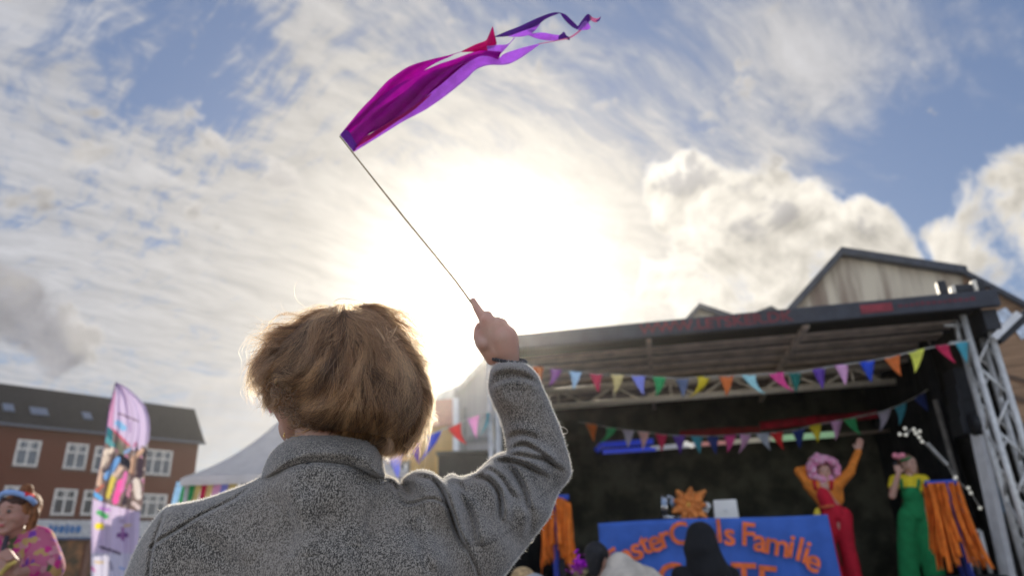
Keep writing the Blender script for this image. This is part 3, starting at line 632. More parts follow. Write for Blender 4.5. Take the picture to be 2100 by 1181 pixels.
# loose locks outside the mass
r_ = np.random.default_rng(5); S = []; R_ = []; T_ = []
def lock(pts, n, spread, Y, rad=.00014, curl=0., tone=.45, fan=1.):
    base = smoothpoly(pts, 4, False); m_ = len(base); f_ = np.linspace(0, 1, m_)
    for _ in range(n):
        o_ = r_.normal(size=2)*spread; ph = r_.random()*6.28; k0 = r_.integers(0, max(1, m_//5)); k1 = m_-r_.integers(0, max(1, m_//4))
        q = base+o_*(.25+fan*f_[:, None])+np.stack([np.sin(ph+f_*9), np.cos(ph+f_*7)], 1)*spread*.35*f_[:, None]
        q = q[k0:k1]; d = Y/raysN(q)[:, 1]+r_.normal()*.006+curl*np.sin(f_[k0:k1]*3+ph)
        if len(q) < 4: continue
        S.append(CAM+raysN(q)*d[:, None]); R_.append(rad*np.clip((1-np.linspace(0, 1, len(q)))*3, .2, 1)); T_.append(np.clip(tone+r_.normal()*.15, 0, 1))
lock([(600, 668), (585, 664), (565, 664), (548, 672), (537, 685), (534, 697)], 12, 1.3, 1.06)
lock([(612, 664), (588, 682), (560, 700), (540, 725), (522, 755), (512, 780), (516, 800), (530, 806)], 150, 9, 1.05, tone=.6)
lock([(600, 690), (575, 712), (550, 735), (530, 760), (524, 785), (538, 800), (556, 790), (560, 775)], 130, 10, 1.04, tone=.6)
lock([(590, 715), (560, 740), (538, 765), (528, 778), (540, 788), (558, 782), (572, 765)], 90, 9, 1.03, tone=.5)
lock([(570, 742), (548, 770), (532, 790), (520, 800)], 60, 4, 1.04, tone=.7)
lock([(560, 770), (550, 788), (540, 800), (530, 808), (521, 800)], 40, 4, 1.04)
lock([(575, 720), (545, 730), (520, 738), (508, 752), (504, 765)], 16, 4, 1.05)
lock([(680, 628), (650, 628), (625, 640), (600, 655), (580, 668)], 26, 6, 1.06)
lock([(672, 633), (645, 640), (615, 660), (590, 690)], 90, 5, 1.06)
lock([(682, 640), (684, 622), (690, 615), (702, 612), (720, 614), (740, 618)], 26, .45, 1.08, rad=.00022, tone=.1, fan=.0)
lock([(741, 618), (748, 621), (755, 625)], 8, .5, 1.08)
for k in range(46): x = r_.uniform(684, 716); lock([(x, 640), (x+r_.normal()*3, 630), (x+r_.normal()*5, 620+r_.random()*4)], 4, 1.2, 1.06, tone=.5)
lock([(745, 622), (790, 645), (822, 690), (848, 735), (872, 778)], 130, 4, 1.05, tone=.6, fan=.7)
lock([(830, 690), (842, 716), (856, 728), (872, 730)], 14, 1.2, 1.05); lock([(845, 735), (858, 748), (872, 750), (880, 744)], 22, 2.5, 1.05, tone=.7)
lock([(855, 750), (874, 785), (884, 825), (878, 860)], 200, 5, 1.05, tone=.6, fan=.6)
lock([(868, 810), (880, 820), (890, 818), (895, 812)], 26, 3, 1.05, tone=.9); lock([(866, 838), (878, 848), (888, 852), (896, 862)], 30, 4, 1.05, tone=.9)
lock([(862, 856), (874, 868), (884, 868), (890, 860)], 30, 3, 1.05, tone=.9); lock([(858, 868), (866, 876), (876, 878), (884, 882)], 30, 3, 1.05, tone=.9)
lock([(862, 820), (868, 850), (858, 880), (838, 905), (815, 920), (798, 930)], 300, 5, 1.045, tone=.7, fan=.6)
lock([(840, 870), (830, 895), (812, 915), (796, 928), (788, 938)], 200, 6, 1.04, tone=.7); lock([(790, 880), (800, 905), (795, 925), (784, 938)], 110, 5, 1.0, tone=.5)
lock([(815, 890), (822, 905), (835, 912), (846, 905)], 50, 4, 1.04, tone=.9); lock([(836, 888), (848, 900), (858, 898), (866, 886)], 50, 4, 1.04, tone=.9)
lock([(815, 668), (803, 690), (795, 695)], 6, 1, .98, tone=1.); lock([(770, 670), (785, 690), (790, 702)], 12, 1.5, .95, tone=1.)
for k in range(16): x, y = r_.uniform(780, 812), r_.uniform(676, 715); lock([(x, y), (x+r_.normal()*6+4, y+r_.normal()*5-3), (x+r_.normal()*10+6, y+r_.normal()*8-5)], 2, 1., .965, tone=.7)
for k in range(34):                                          # tips flicking out along the right edge and nape
    t = k/33; x = 876-abs(t-.35)**1.6*95*(1 if t > .35 else .5)+r_.normal()*3; y = 770+t*150+r_.normal()*3; dx, dy = r_.uniform(6, 17), r_.uniform(2, 13)
    lock([(x-16, y-22), (x-5, y-6), (x+dx*.5, y+dy*.6), (x+dx, y+dy*r_.uniform(-.2, .9))], 16, 1.6, 1.05+r_.normal()*.01, tone=r_.uniform(.5, 1.), fan=.7)
for k in range(22):                                          # and over the crown and left side
    t = k/21; x = 560+t*240+r_.normal()*3; y = 705-math.sin(min(1, t*1.25)*math.pi*.5)*78+max(0, t-.72)*150; lock([(x+14, y+7), (x, y), (x-r_.uniform(8, 20), y+r_.normal()*5-1)] if t < .7 else [(x-14, y-4), (x, y), (x+r_.uniform(6, 16), y+r_.uniform(0, 12))], 7, 1.3, 1.05, rad=.0001, tone=.8)
# small curls by the ear and temple
for (x, y, n_) in ((560, 795, 7), (572, 812, 9), (590, 800, 10), (600, 822, 10), (585, 845, 8), (612, 850, 12), (625, 868, 8), (598, 862, 6), (578, 838, 5), (560, 812, 5), (640, 872, 8)):
    for k in range(n_):
        cx, cy, rr_ = x+r_.normal()*7, y+r_.normal()*6, r_.uniform(3, 10); a0 = r_.random()*6.28; sg = r_.choice([-1, 1]); sw = r_.uniform(3, 5.5)
        pts = [(cx+rr_*math.cos(a0+sg*t)*(1+.25*t/5), cy+rr_*math.sin(a0+sg*t)*1.1) for t in np.linspace(0, sw, 8)]; lock(pts, 8, 1.2, .985+.02*r_.random(), rad=.0001, tone=r_.uniform(.0, .35), fan=.6)
for k in range(9): x, y = r_.uniform(545, 562), r_.uniform(795, 835); lock([(x+10, y-6), (x, y), (x+r_.normal()*8-4, y+r_.normal()*8+6)], 3, 1.5, 1.06, tone=.8)
o = curves_obj('loose_locks', S, R_, HM, hair, T_); tag(o, kind='stuff')

# ------------------------------------------------------------------ the ribbon wand in the hand
wand = empty('ribbon_wand', tuple(H(1000, 665)), 'thin wooden wand with magenta and purple ribbons streaming from its tip', 'ribbon wand')
mb = MB(); wp = [P(697, 280, 1.52), P(760, 360, 1.50), P(830, 448, 1.46), P(885, 515, 1.43), P(935, 577, 1.38), P(975, 632, 1.34), P(1008, 690, DH+.02)]
mb.tube(wp, [.0016, .0018, .0020, .0021, .0022, .0023, .0024], 8); mb.build('stick', mat('wood_stick', (.26, .19, .10), .6, .05, 3), wand, True)
def ribbon_mat(name, c, k=.62):
    m = bpy.data.materials.new(name); m.use_nodes = True; t = NT(m.node_tree); tc = t.node('ShaderNodeTexCoord').outputs['Object']
    n = t.noise(tc, 420, 3, .6); n2 = t.noise(tc, 40, 3, .5); f = t.m('ADD', t.m('MULTIPLY', n, .6), t.m('MULTIPLY', n2, .5))
    cc = t.mix(t.mr(f, .35, .75), (c[0]*.72, c[1]*.72, c[2]*.72, 1), (*c, 1)); d = t.node('ShaderNodeBsdfDiffuse'); t.put(d.inputs[0], cc)
    tr = t.node('ShaderNodeBsdfTranslucent'); t.put(tr.inputs[0], cc); mx = t.node('ShaderNodeMixShader'); mx.inputs[0].default_value = k
    t.l.new(d.outputs[0], mx.inputs[1]); t.l.new(tr.outputs[0], mx.inputs[2]); out = t.node('ShaderNodeOutputMaterial'); t.l.new(mx.outputs[0], out.inputs[0]); return m
RM = {'mag': ribbon_mat('magenta_silk', (.60, .02, .50)), 'pur': ribbon_mat('purple_silk', (.36, .07, .62)), 'crim': ribbon_mat('crimson_silk', (.62, .02, .26)), 'lil': ribbon_mat('lilac_silk', (.62, .27, .86)), 'dk': ribbon_mat('deep_violet_silk', (.17, .05, .36), .4), 'vio': ribbon_mat('violet_silk', (.60, .015, .52)), 'pink': ribbon_mat('pale_pink_silk', (.70, .30, .50))}
def ribbon(name, topz, botz, m, d0, d1, wave=.006, ph=0.):
    k = lambda L_: np.array([(670+x/3.473, y/3.473) for x, y in L_]); a = smoothpoly(k(topz), 3, False); b = smoothpoly(k(botz), 3, False)
    def rs(c, n): s_ = np.r_[0, np.cumsum(np.linalg.norm(np.diff(c, axis=0), axis=1))]; u_ = np.linspace(0, s_[-1], n); return np.stack([np.interp(u_, s_, c[:, 0]), np.interp(u_, s_, c[:, 1])], 1)
    n = 60; w = 9; a, b = rs(a, n), rs(b, n); V = []
    for i in range(n):
        for j in range(w):
            t = j/(w-1); q = a[i]*(1-t)+b[i]*t; wd = np.linalg.norm(a[i]-b[i])/60; d = d0+(d1-d0)*i/(n-1)+wave*min(1, wd)*math.sin(i*.13+ph+t*3.6)+wave*.6*min(1, wd)*math.sin(i*.05+t*7+ph*2); V.append(P(q[0], q[1], d))
    V = np.array(V); Fc = [(i*w+j, i*w+j+1, (i+1)*w+j+1, (i+1)*w+j) for i in range(n-1) for j in range(w-1)]
    o = mesh_obj(name, V, Fc, RM[m], wand, True); so_ = o.modifiers.new('thick', 'SOLIDIFY'); so_.thickness = .0003; return o
ribbon('ribbon', [(95, 962), (220, 835), (340, 725), (480, 622), (620, 545), (710, 497), (800, 458), (900, 425), (1050, 372), (1140, 362), (1245, 372)], [(190, 1082), (215, 1010), (340, 935), (480, 858), (600, 785), (720, 682), (830, 590), (930, 505), (1030, 432), (1120, 398), (1222, 425)], 'vio', 1.520, 1.60, .010)
ribbon('ribbon', [(150, 965), (330, 800), (520, 680), (680, 560), (800, 500), (900, 468), (1000, 425)], [(195, 1075), (330, 930), (480, 850), (620, 770), (740, 660), (850, 570), (960, 470)], 'mag', 1.512, 1.585, .012, 2.)
ribbon('ribbon', [(95, 960), (235, 790), (330, 690), (420, 590), (500, 528), (600, 468), (750, 423), (870, 395), (965, 368)], [(105, 970), (260, 855), (400, 748), (560, 620), (700, 500), (790, 444), (870, 410), (920, 385), (965, 372)], 'vio', 1.526, 1.62, .014, 1.)
ribbon('ribbon', [(960, 368), (1060, 318), (1130, 292), (1150, 262), (1182, 186)], [(962, 374), (1060, 372), (1150, 378), (1200, 345), (1210, 305)], 'crim', 1.62, 1.64, .01)
ribbon('ribbon', [(190, 1080), (200, 1010), (300, 960), (430, 880), (560, 800), (680, 712), (740, 670)], [(192, 1084), (225, 1045), (340, 975), (480, 880), (600, 800), (700, 715), (745, 672)], 'crim', 1.505, 1.55, .004)
ribbon('ribbon', [(188, 1070), (320, 950), (460, 855), (600, 755), (740, 630), (880, 510), (1000, 425), (1130, 398), (1222, 415), (1262, 385), (1380, 345), (1505, 315)], [(195, 1083), (330, 1000), (450, 925), (560, 858), (700, 785), (850, 682), (1000, 560), (1060, 500), (1150, 466), (1280, 462), (1370, 422), (1440, 375), (1520, 317)], 'lil', 1.530, 1.64, .006, .5)
ribbon('ribbon', [(1505, 313), (1640, 288), (1735, 262), (1810, 208)], [(1510, 318), (1640, 294), (1740, 272), (1820, 214)], 'pink', 1.64, 1.66, .001)
ribbon('ribbon', [(1195, 262), (1280, 225), (1370, 190), (1500, 130), (1600, 94), (1660, 90)], [(1200, 267), (1300, 258), (1400, 222), (1490, 190), (1560, 138), (1655, 97)], 'dk', 1.62, 1.65, .006)
ribbon('ribbon', [(1290, 262), (1400, 222), (1490, 190), (1520, 168)], [(1300, 264), (1400, 262), (1470, 232), (1522, 172)], 'lil', 1.618, 1.645, .003)
ribbon('ribbon', [(1655, 90), (1700, 105), (1750, 150), (1790, 190)], [(1662, 98), (1700, 150), (1750, 195), (1790, 215)], 'dk', 1.65, 1.655, .003)
ribbon('ribbon', [(1785, 195), (1830, 130), (1862, 100), (1885, 118)], [(1795, 215), (1830, 200), (1860, 170), (1885, 135)], 'dk', 1.655, 1.66, .004)
ribbon('ribbon', [(1785, 212), (1840, 150), (1868, 172), (1880, 200)], [(1800, 216), (1840, 216), (1865, 212), (1880, 202)], 'lil', 1.652, 1.655, .003)
ribbon('ribbon', [(1870, 108), (1900, 128), (1930, 134), (1952, 118)], [(1880, 145), (1905, 160), (1930, 158), (1953, 121)], 'pink', 1.658, 1.662, .003)
ribbon('ribbon', [(1915, 150), (1935, 140), (1953, 116)], [(1925, 158), (1942, 150), (1954, 119)], 'dk', 1.656, 1.660, .001)
ribbon('ribbon', [(1415, 243), (1480, 238), (1545, 234), (1620, 248), (1690, 254)], [(1420, 248), (1500, 278), (1580, 291), (1640, 288), (1690, 262)], 'lil', 1.66, 1.66, .004)
ribbon('ribbon', [(1650, 262), (1690, 228), (1705, 252), (1732, 268)], [(1650, 288), (1690, 280), (1710, 284), (1732, 288)], 'dk', 1.655, 1.66, .003)
ribbon('ribbon', [(1140, 330), (1210, 322), (1290, 315), (1335, 268)], [(1150, 385), (1220, 395), (1250, 375), (1342, 270)], 'lil', 1.61, 1.63, .004)
ribbon('ribbon', [(1120, 372), (1180, 366), (1245, 370)], [(1120, 402), (1180, 400), (1222, 427)], 'dk', 1.60, 1.605, .003)
ribbon('ribbon', [(95, 962), (130, 925), (165, 945)], [(190, 1082), (205, 1050), (215, 1030)], 'pur', 1.500, 1.505, .002)

# ------------------------------------------------------------------ ground
def ground():
    m = mat('paving', (.30, .28, .26), .85, .12, 1.5, .3, 20)
    n = 60; V = [(x*12.0-360, y*12.0-200, 0) for y in range(n+1) for x in range(n+1)]; Fc = [(y*(n+1)+x, y*(n+1)+x+1, (y+1)*(n+1)+x+1, (y+1)*(n+1)+x) for y in range(n) for x in range(n)]
    tag(mesh_obj('ground', V, Fc, m), kind='structure')
ground()
WHITE = mat('white_paint', (.72, .70, .66), .5, .04); BLACK = mat('black_steel', (.02, .02, .022), .5, .1); ALU = mat('aluminium', (.55, .53, .48), .42, .06, 12, metal=.25, spec=.5)
BLKC = mat('black_cloth', (.012, .012, .012), .95, .2, 6, .2, 40); CHROME = mat('chrome', (.75, .75, .75), .15, .02, metal=1.)

# ------------------------------------------------------------------ the stage
A_ = PZ(1012, 725, 3.75); B_ = PZ(2042, 632, 3.75); ST = VP(A_, B_-A_); SW = float((B_-A_)@ST.e)
stage = empty('stage', tuple(ST.W(SW/2, 2.2, 0)), 'open black covered stage with aluminium trusses and a dark back wall', 'stage')
def sbox(mb, s0, s1, o0, o1, z0, z1):
    V = [ST.W(s, o, z) for z in (z0, z1) for (s, o) in ((s0, o0), (s1, o0), (s1, o1), (s0, o1))]; return mb.add(V, [(0, 3, 2, 1), (4, 5, 6, 7), (0, 1, 5, 4), (1, 2, 6, 5), (2, 3, 7, 6), (3, 0, 4, 7)])
def Q(px, py, off): a, z = ST.at(px, py, off); return ST.W(a, off, z)
FZ = .65
sbox(MB(), -.15, SW+.1, .02, 4.7, FZ-.14, FZ).build('deck', mat('stage_deck', (.05, .045, .04), .7), stage)
sbox(MB(), -.12, SW+.07, .05, .09, .02, FZ-.145).build('skirt', BLKC, stage)
FASC = mat('fascia_vinyl', (.032, .034, .042), .45, .1); fas = sbox(MB(), .10, SW+.02, -.10, -.02, 3.75, 3.94).build('fascia', FASC, stage, bevel=.01)
sbox(MB(), .10, SW+.02, -.015, 4.75, 3.90, 3.96).build('roof', mat('roof_sheet', (.018, .015, .013), .8), stage)
offs = [(ST.atz(1640, y, 3.87)[1], ST.atz(1640, y+h_, 3.87)[1]) for y, h_ in ((688, 12), (709, 10), (726, 9), (742, 8), (757, 6), (770, 5), (781, 5), (805, 5), (816, 4), (838, 4), (858, 4))]
PUR = mat('purlin_timber', (.76, .63, .51), .7, .10, 5)
for o, o1 in offs: sbox(MB(), .0, SW-.05, o, o1, 3.86, 3.895).build('purlin', PUR, stage)
for x in (1330, 1650):
    a = ST.at(x, 700, .3)[0]; sbox(MB(), a-.03, a+.03, .05, 4.3, 3.74, 3.80).build('rafter', PUR, stage)
def truss(px0, px1, pyt, pyb, xr, name, m, step=.42, th=.05):
    zt = 3.74; o = ST.atz(xr, pyt, zt)[1]; zb = ST.at(xr, pyb, o)[1]; mb = MB(); s0, s1 = .05, SW-.42
    for z in (zt, zb): mb.tube([ST.W(s0, o, z), ST.W(s1, o, z)], th/2, 8)
    k = 0; s = s0
    while s < s1-step:
        a, b = (zt, zb) if k % 2 else (zb, zt); mb.tube([ST.W(s, o, a), ST.W(s+step, o, b)], .022, 6)
        if k % 2 == 0: mb.tube([ST.W(s+step, o, zt), ST.W(s+step, o, zb)], .022, 6)
        s += step; k += 1
    mb.build(name, m, stage, True); return o, zb
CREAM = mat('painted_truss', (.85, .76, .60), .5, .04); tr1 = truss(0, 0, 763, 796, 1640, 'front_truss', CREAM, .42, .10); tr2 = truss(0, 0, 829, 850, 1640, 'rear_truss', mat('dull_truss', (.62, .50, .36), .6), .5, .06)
BACK = mat('back_mesh', (.080, .075, .048), .9, .25, 2.5, .3, 60)
def curtain(name, p, q, z0, z1, amp, m, parent, n=90, lab=None):
    p, q = np.array(p, float), np.array(q, float); d = q-p; nn = np.array([-d[1], d[0], 0]); nn /= np.linalg.norm(nn); V = []
    for i in range(n+1):
        t = i/n; w = math.sin(t*n*.9)*amp+math.sin(t*n*.23+1)*amp
        for j in range(4): V.append(p+d*t+nn*w*(1+.3*j/3)+np.array([0, 0, z0+(z1-z0)*j/3]))
    o = mesh_obj(name, V, [(i*4+j, (i+1)*4+j, (i+1)*4+j+1, i*4+j+1) for i in range(n) for j in range(3)], m, parent, True); so_ = o.modifiers.new('t', 'SOLIDIFY'); so_.thickness = .01; return o
curtain('back_cloth', ST.W(-.1, 4.35, 0), ST.W(SW+.1, 4.35, 0), FZ+.01, 3.88, .012, BACK, stage, 60)
curtain('side_curtain', ST.W(.02, .35, 0), ST.W(.02, 4.3, 0), FZ+.01, 3.86, .03, BLKC, stage, 50)
wing = ST.at(1990, 950, .9)[0]
curtain('side_curtain', ST.W(SW-.12, 1.5, 0), ST.W(SW-.20, 4.3, 0), FZ+.01, 3.84, .05, BLKC, stage, 50)
sbox(MB(), SW-.02, SW+.0, .3, 4.6, FZ, 3.88).build('side_panel', mat('side_boards', (.05, .045, .038), .8), stage)
def tower(s0, s1, o0, o1, name, z1=3.74):
    mb = MB(); C4 = [(s0, o0), (s1, o0), (s1, o1), (s0, o1)]
    for s, o in C4: mb.tube([ST.W(s, o, .02), ST.W(s, o, z1)], .034, 10)
    for k in range(4):
        a, b = C4[k], C4[(k+1) % 4]; z = .1; f = 0
        while z < z1-.35:
            p, q = (a, b) if f else (b, a); mb.tube([ST.W(*p, z), ST.W(*q, z+.34)], .016, 6); z += .34; f = 1-f
    for s in (s0-.12,): pass
    o = mb.build(name, ALU, stage, True); b = sbox(MB(), s0-.1, s1+.1, o0-.1, o1+.1, 0, .018).build('base_plate', ALU, o); return o
s1 = ST.at(1977, 655, .12)[0]; s2 = ST.at(2024, 655, .12)[0]; tower(s1, s2, .12, .12+(s2-s1), 'corner_tower')
s3 = ST.at(1013, 895, .12)[0]; tower(s3-.04, s3+.05, .12, .21, 'corner_tower')
# bracket at the tower head and the strut reaching out
mb = MB(); 
for (a, b) in (((1936, 667), (1982, 668)), ((1948, 704), (1988, 700)), ((1963, 668), (1968, 702))): mb.tube([Q(*a, .2), Q(*b, .2)], .02, 8)
mb.build('bracket', ALU, stage, True)
MB().bar(Q(2037, 694, .05), Q(2088, 644, .05), .07, .07).build('strut', WHITE, stage); MB().bar(Q(2046, 698, .12), Q(2110, 640, .12), .10, .1).build('strut', BLACK, stage)
sbox(MB(), SW-.14, SW+.0, -.0, .5, 3.52, 3.745).build('corner_block', BLACK, stage)
# fixtures on the fascia
for (x, y, w, h, m) in ((1930, 588, .09, .17, BLACK), (1952, 590, .05, .10, CREAM), (1972, 588, .20, .10, BLACK), (1996, 584, .05, .14, CREAM), (2010, 590, .08, .14, BLACK)):
    a, z = ST.at(x, y, .05); sbox(MB(), a-w/2, a+w/2, .0, .10, 3.965, 3.965+h).build('roof_fixture', m, stage, bevel=.02)
# the fascia's faded lettering
def put_text(name, txt, px, py, off, height, m, parent, rot=0., spread=None, extr=.003, offset=0.):
    V, Fc = text_mesh(txt, height, extr, offset); a, z = ST.at(px, py, off); V2 = []
    for v in V:
        x, y = v[0], v[1]; c, s_ = math.cos(rot), math.sin(rot); V2.append(ST.W(a+x*c-y*s_, off-v[2], z+x*s_+y*c))
    return V2, [f[::-1] for f in Fc]
REDV = mat('faded_red_lettering', (.20, .03, .035), .6)
mb = MB(); V, Fc = text_mesh('WWW.LETSKER.DK', .17, .003, .003)
w0 = ST.at(1312, 686, -.103)[0]; w1 = ST.at(1628, 657, -.103)[0]; xs = [v[0] for v in V]; k = (w1-w0)/(max(xs)-min(xs)); zc = 3.845
mb.add([ST.W(w0+(v[0]-min(xs))*k, -.103-v[2], zc+v[1]) for v in V], [f[::-1] for f in Fc]); mb.build('lettering', REDV, fas)
a0, a1 = ST.at(1765, 636, -.1)[0], ST.at(1831, 632, -.1)[0]; sbox(MB(), a0, a1, -.106, -.101, 3.795, 3.895).build('red_plate', mat('red_plate', (.25, .03, .04), .6), fas)
mb = MB(); a = ST.at(1842, 630, -.1)[0]
for k in range(14): w = .03+.02*rng.random(); sbox(mb, a, a+w, -.104, -.101, 3.83, 3.855+.02*rng.random()); a += w+.018
mb.build('small_lettering', mat('dim_red', (.12, .02, .03), .6), fas)
# light bar and red drape along the back
lb = empty('light_bar', tuple(ST.W(2.4, 3.9, 3.2)), 'long row of coloured stage light tubes above the dark back wall', 'stage lights')
def emis(name, c, k): return mat(name, c, .5, .02, emit=k)
def lbar(name, x0, y0, x1, y1, off, r_, m): MB().tube([Q(x0, y0, off), Q(x1, y1, off)], r_, 8).build(name, m, lb, True)
lbar('blue_tube', 1232, 912, 1340, 904, 3.9, .05, emis('blue_glow', (.05, .10, .80), .14)); lbar('blue_tube', 1236, 926, 1345, 919, 3.8, .042, emis('blue_glow_b', (.06, .11, .85), .2)); lbar('blue_tube', 1222, 925, 1236, 909, 3.85, .05, emis('blue_glow_c', (.05, .09, .7), .1))
lbar('pale_tube', 1335, 919, 1428, 911, 3.8, .04, emis('pale_glow', (.55, .55, .62), .25)); lbar('rose_tube', 1425, 911, 1500, 906, 3.8, .035, emis('rose_glow', (.75, .35, .33), .25))
lbar('pale_tube', 1498, 906, 1585, 899, 3.8, .04, emis('cream_glow', (.6, .55, .45), .25)); lbar('green_tube', 1584, 899, 1712, 890, 3.8, .05, emis('green_glow', (.45, .75, .45), .28))
lbar('rail', 1700, 893, 1850, 880, 3.8, .025, mat('rail_paint', (.4, .3, .22), .5)); lbar('rail', 1222, 930, 1712, 894, 3.85, .02, BLACK)
for x, y in ((1395, 910), (1408, 909), (1418, 913)): MB().ball(Q(x, y, 3.7), .045).build('lamp_head', emis('lamp_white', (.8, .78, .74), .5), lb, True)
rd = curtain('red_drape', Q(1560, 878, 3.95), Q(1800, 855, 3.95), -.02, .11, .02, mat('red_glow_drape_cloth', (.45, .01, .03), .8), None, 40); tag(rd, 'narrow drape hanging under the roof above the light bar, red stage glow painted in', 'drape')  # first drape: red stage light is put into the cloth colour
rl = curtain('red_drape', Q(1395, 893, 4.1), Q(1560, 884, 4.1), -.02, .09, .015, mat('red_drape_dark', (.30, .02, .02), .8), None, 30); tag(rl, 'dim red drape strip behind the middle of the light bar', 'drape')
# wing clutter on the right
sp = empty('loudspeaker', tuple(Q(1990, 830, .6)), 'black line array loudspeaker hanging beside the right corner tower', 'loudspeaker')
for k in range(4):
    p = Q(1978+k*5, 775+k*33, .7); MB().bar(p-ST.e*.16, p+ST.e*.16, .34, .20).build('cabinet', BLACK, sp, bevel=.015)
p = Q(2012, 868, .45); MB().bar(p-ST.e*.09+(0, 0, .0), p+ST.e*.11, .26, .26, 8).build('horn', BLACK, sp, True)
pil = MB().bar(Q(2003, 880, .5), Q(2080, 1240, .5), .17, .06).build('white_pillar', WHITE); tag(pil, 'white painted board leaning upright behind the right corner tower', 'board')
MB().bar(Q(2020, 885, .46), Q(2060, 1050, .46), .04, .05).build('blue_strip', mat('blue_strip', (.06, .14, .22), .5), pil)
dp = MB().tube([Q(1918, 820, 1.4), Q(1960, 970, 1.4), Q(2010, 1181, 1.4)], .03, 8).build('backdrop_pole', mat('pole_grey', (.22, .20, .17), .6)); tag(dp, 'thin grey pole leaning in the dark right wing behind the string lights', 'pole')
fr_ = MB(); 
for a, b in (((1978, 1088), (2010, 1088)), ((2010, 1088), (2032, 1175)), ((1978, 1088), (1992, 1175)), ((1990, 1142), (2026, 1142))): fr_.tube([Q(*a, .5), Q(*b, .5)], .022, 6)
tag(fr_.build('metal_frame', ALU, None, True), 'small grey metal frame rack at the stage edge under the string lights', 'rack')
cs = empty('flight_case', tuple(Q(2060, 1190, .4)), 'low black equipment case on the deck at the right tower foot', 'case')
p = ST.W(SW-.55, .9, FZ); sbox(MB(), SW-1.05, SW-.30, .45, .95, FZ+.005, FZ+.42).build('box', BLACK, cs, bevel=.02); sbox(MB(), SW-1.06, SW-.29, .44, .46, FZ+.36, FZ+.39).build('edging', ALU, cs)
# string of bulbs
sb = empty('string_lights', tuple(Q(1930, 950, .9)), 'string of small clear bulbs drooping through the dark right wing', 'string lights')
sl = [(1843, 890), (1858, 891), (1868, 880), (1875, 884), (1884, 895), (1892, 904), (1903, 914), (1920, 930), (1945, 955), (1958, 982), (1975, 995), (1990, 1008), (2010, 1040), (2026, 1036)]
MB().tube([Q(x, y, .9) for x, y in sl], .008, 5).build('cable', mat('clear_cable', (.45, .42, .36), .3), sb, True); BULB = emis('bulb_glass', (.75, .72, .62), .35)
for x, y in [(1845, 890), (1858, 891), (1856, 878), (1874, 880), (1878, 888), (1886, 884), (1885, 896), (1891, 905), (1960, 978), (1957, 985), (1986, 1000), (1991, 1010), (2010, 1041), (2026, 1037), (2030, 1030)]: MB().ball(Q(x, y, .88), .020).build('bulb', BULB, sb, True)
MB().bar(Q(1900, 908, .9), Q(1943, 953, .9), .05, .03).build('tube_light', mat('frosted_tube', (.45, .43, .38), .4), sb)

# ------------------------------------------------------------------ bunting
COLS = {'orange': (.62, .17, .04), 'violet': (.33, .10, .35), 'pale_blue': (.42, .58, .78), 'crimson': (.55, .03, .09), 'straw': (.72, .58, .26), 'periwinkle': (.30, .32, .70), 'green': (.05, .38, .13), 'slate': (.14, .17, .26), 'yellow': (.85, .55, .03), 'sky_blue': (.42, .74, .86),
        'hot_pink': (.75, .08, .28), 'dark_green': (.02, .15, .12), 'purple': (.16, .07, .38), 'light_pink': (.85, .40, .58), 'blue': (.03, .08, .50), 'lemon': (.78, .72, .12), 'teal': (.08, .36, .42), 'grey_lilac': (.45, .40, .45), 'salmon': (.70, .42, .36), 'navy': (.03, .05, .20), 'red': (.60, .03, .03), 'grey': (.42, .44, .47)}
CM = {k: cloth(k+'_cotton', tuple(min(.92, q_*1.3) for q_ in v), .4) for k, v in COLS.items()}; CORD = mat('cord', (.55, .52, .45), .8)
def bunting(label, pts, place, w=.162, h=.23, seed=1, sizes=None):
    r_ = np.random.default_rng(seed); P3 = [place(x, y) for x, y, _ in pts]; root = empty('bunting', tuple(np.mean(P3, 0)), label, 'bunting', 'pennant bunting strung round the stage'); ln = smoothpoly([(p[0], p[1], p[2]) for p in P3], .2, False)
    MB().tube(list(ln), .006, 5).build('cord', CORD, root, True)
    for i, (x, y, c) in enumerate(pts):
        if not c: continue
        k = min(max(i, 1), len(pts)-2) if len(pts) > 2 else 0; d = P3[min(i+1, len(pts)-1)]-P3[max(i-1, 0)]; d[2] *= .9; d /= np.linalg.norm(d); n_ = np.cross(d, (0, 0, 1)); sw = r_.normal()*.035; yaw = r_.normal()*.25; tw = r_.normal()*.02
        d2 = d*math.cos(yaw)+n_*math.sin(yaw); N = 5; V = []
        for a in range(N+1):
            t = a/N; hw = w/2*(1-t)+.004*t
            for b in range(4): u = b/3*2-1; V.append(P3[i]+d2*u*hw+np.array([0, 0, -h*t])+d*sw*t*t*2+n_*(.014*math.sin(u*3+i)*(1-t)+tw*t*3+.01))
        Fc = [(a*4+b, a*4+b+1, (a+1)*4+b+1, (a+1)*4+b) for a in range(N) for b in range(3)]; o = mesh_obj('pennant', V, Fc, CM[c], root, True); so_ = o.modifiers.new('t', 'SOLIDIFY'); so_.thickness = .002
    return root
F1 = [(1063, 742, None), (1103, 752, 'orange'), (1140, 757, 'violet'), (1180, 762, 'pale_blue'), (1222, 767, 'crimson'), (1266, 768, 'straw'), (1309, 771, 'periwinkle'), (1352, 773, 'green'), (1399, 777, 'slate'), (1443, 773, 'yellow'), (1489, 772, 'orange'), (1535, 769, 'sky_blue'), (1591, 765, 'hot_pink'), (1630, 765, 'dark_green'),
      (1679, 756, 'purple'), (1726, 748, 'light_pink'), (1777, 741, 'blue'), (1828, 732, 'orange'), (1878, 719, 'yellow' and 'lemon'), (1931, 708, 'crimson'), (1972, 702, 'teal'), (1990, 697, None)]
bunting('front string of bright pennants hanging across the stage opening', F1, lambda x, y: Q(x, y, .04))
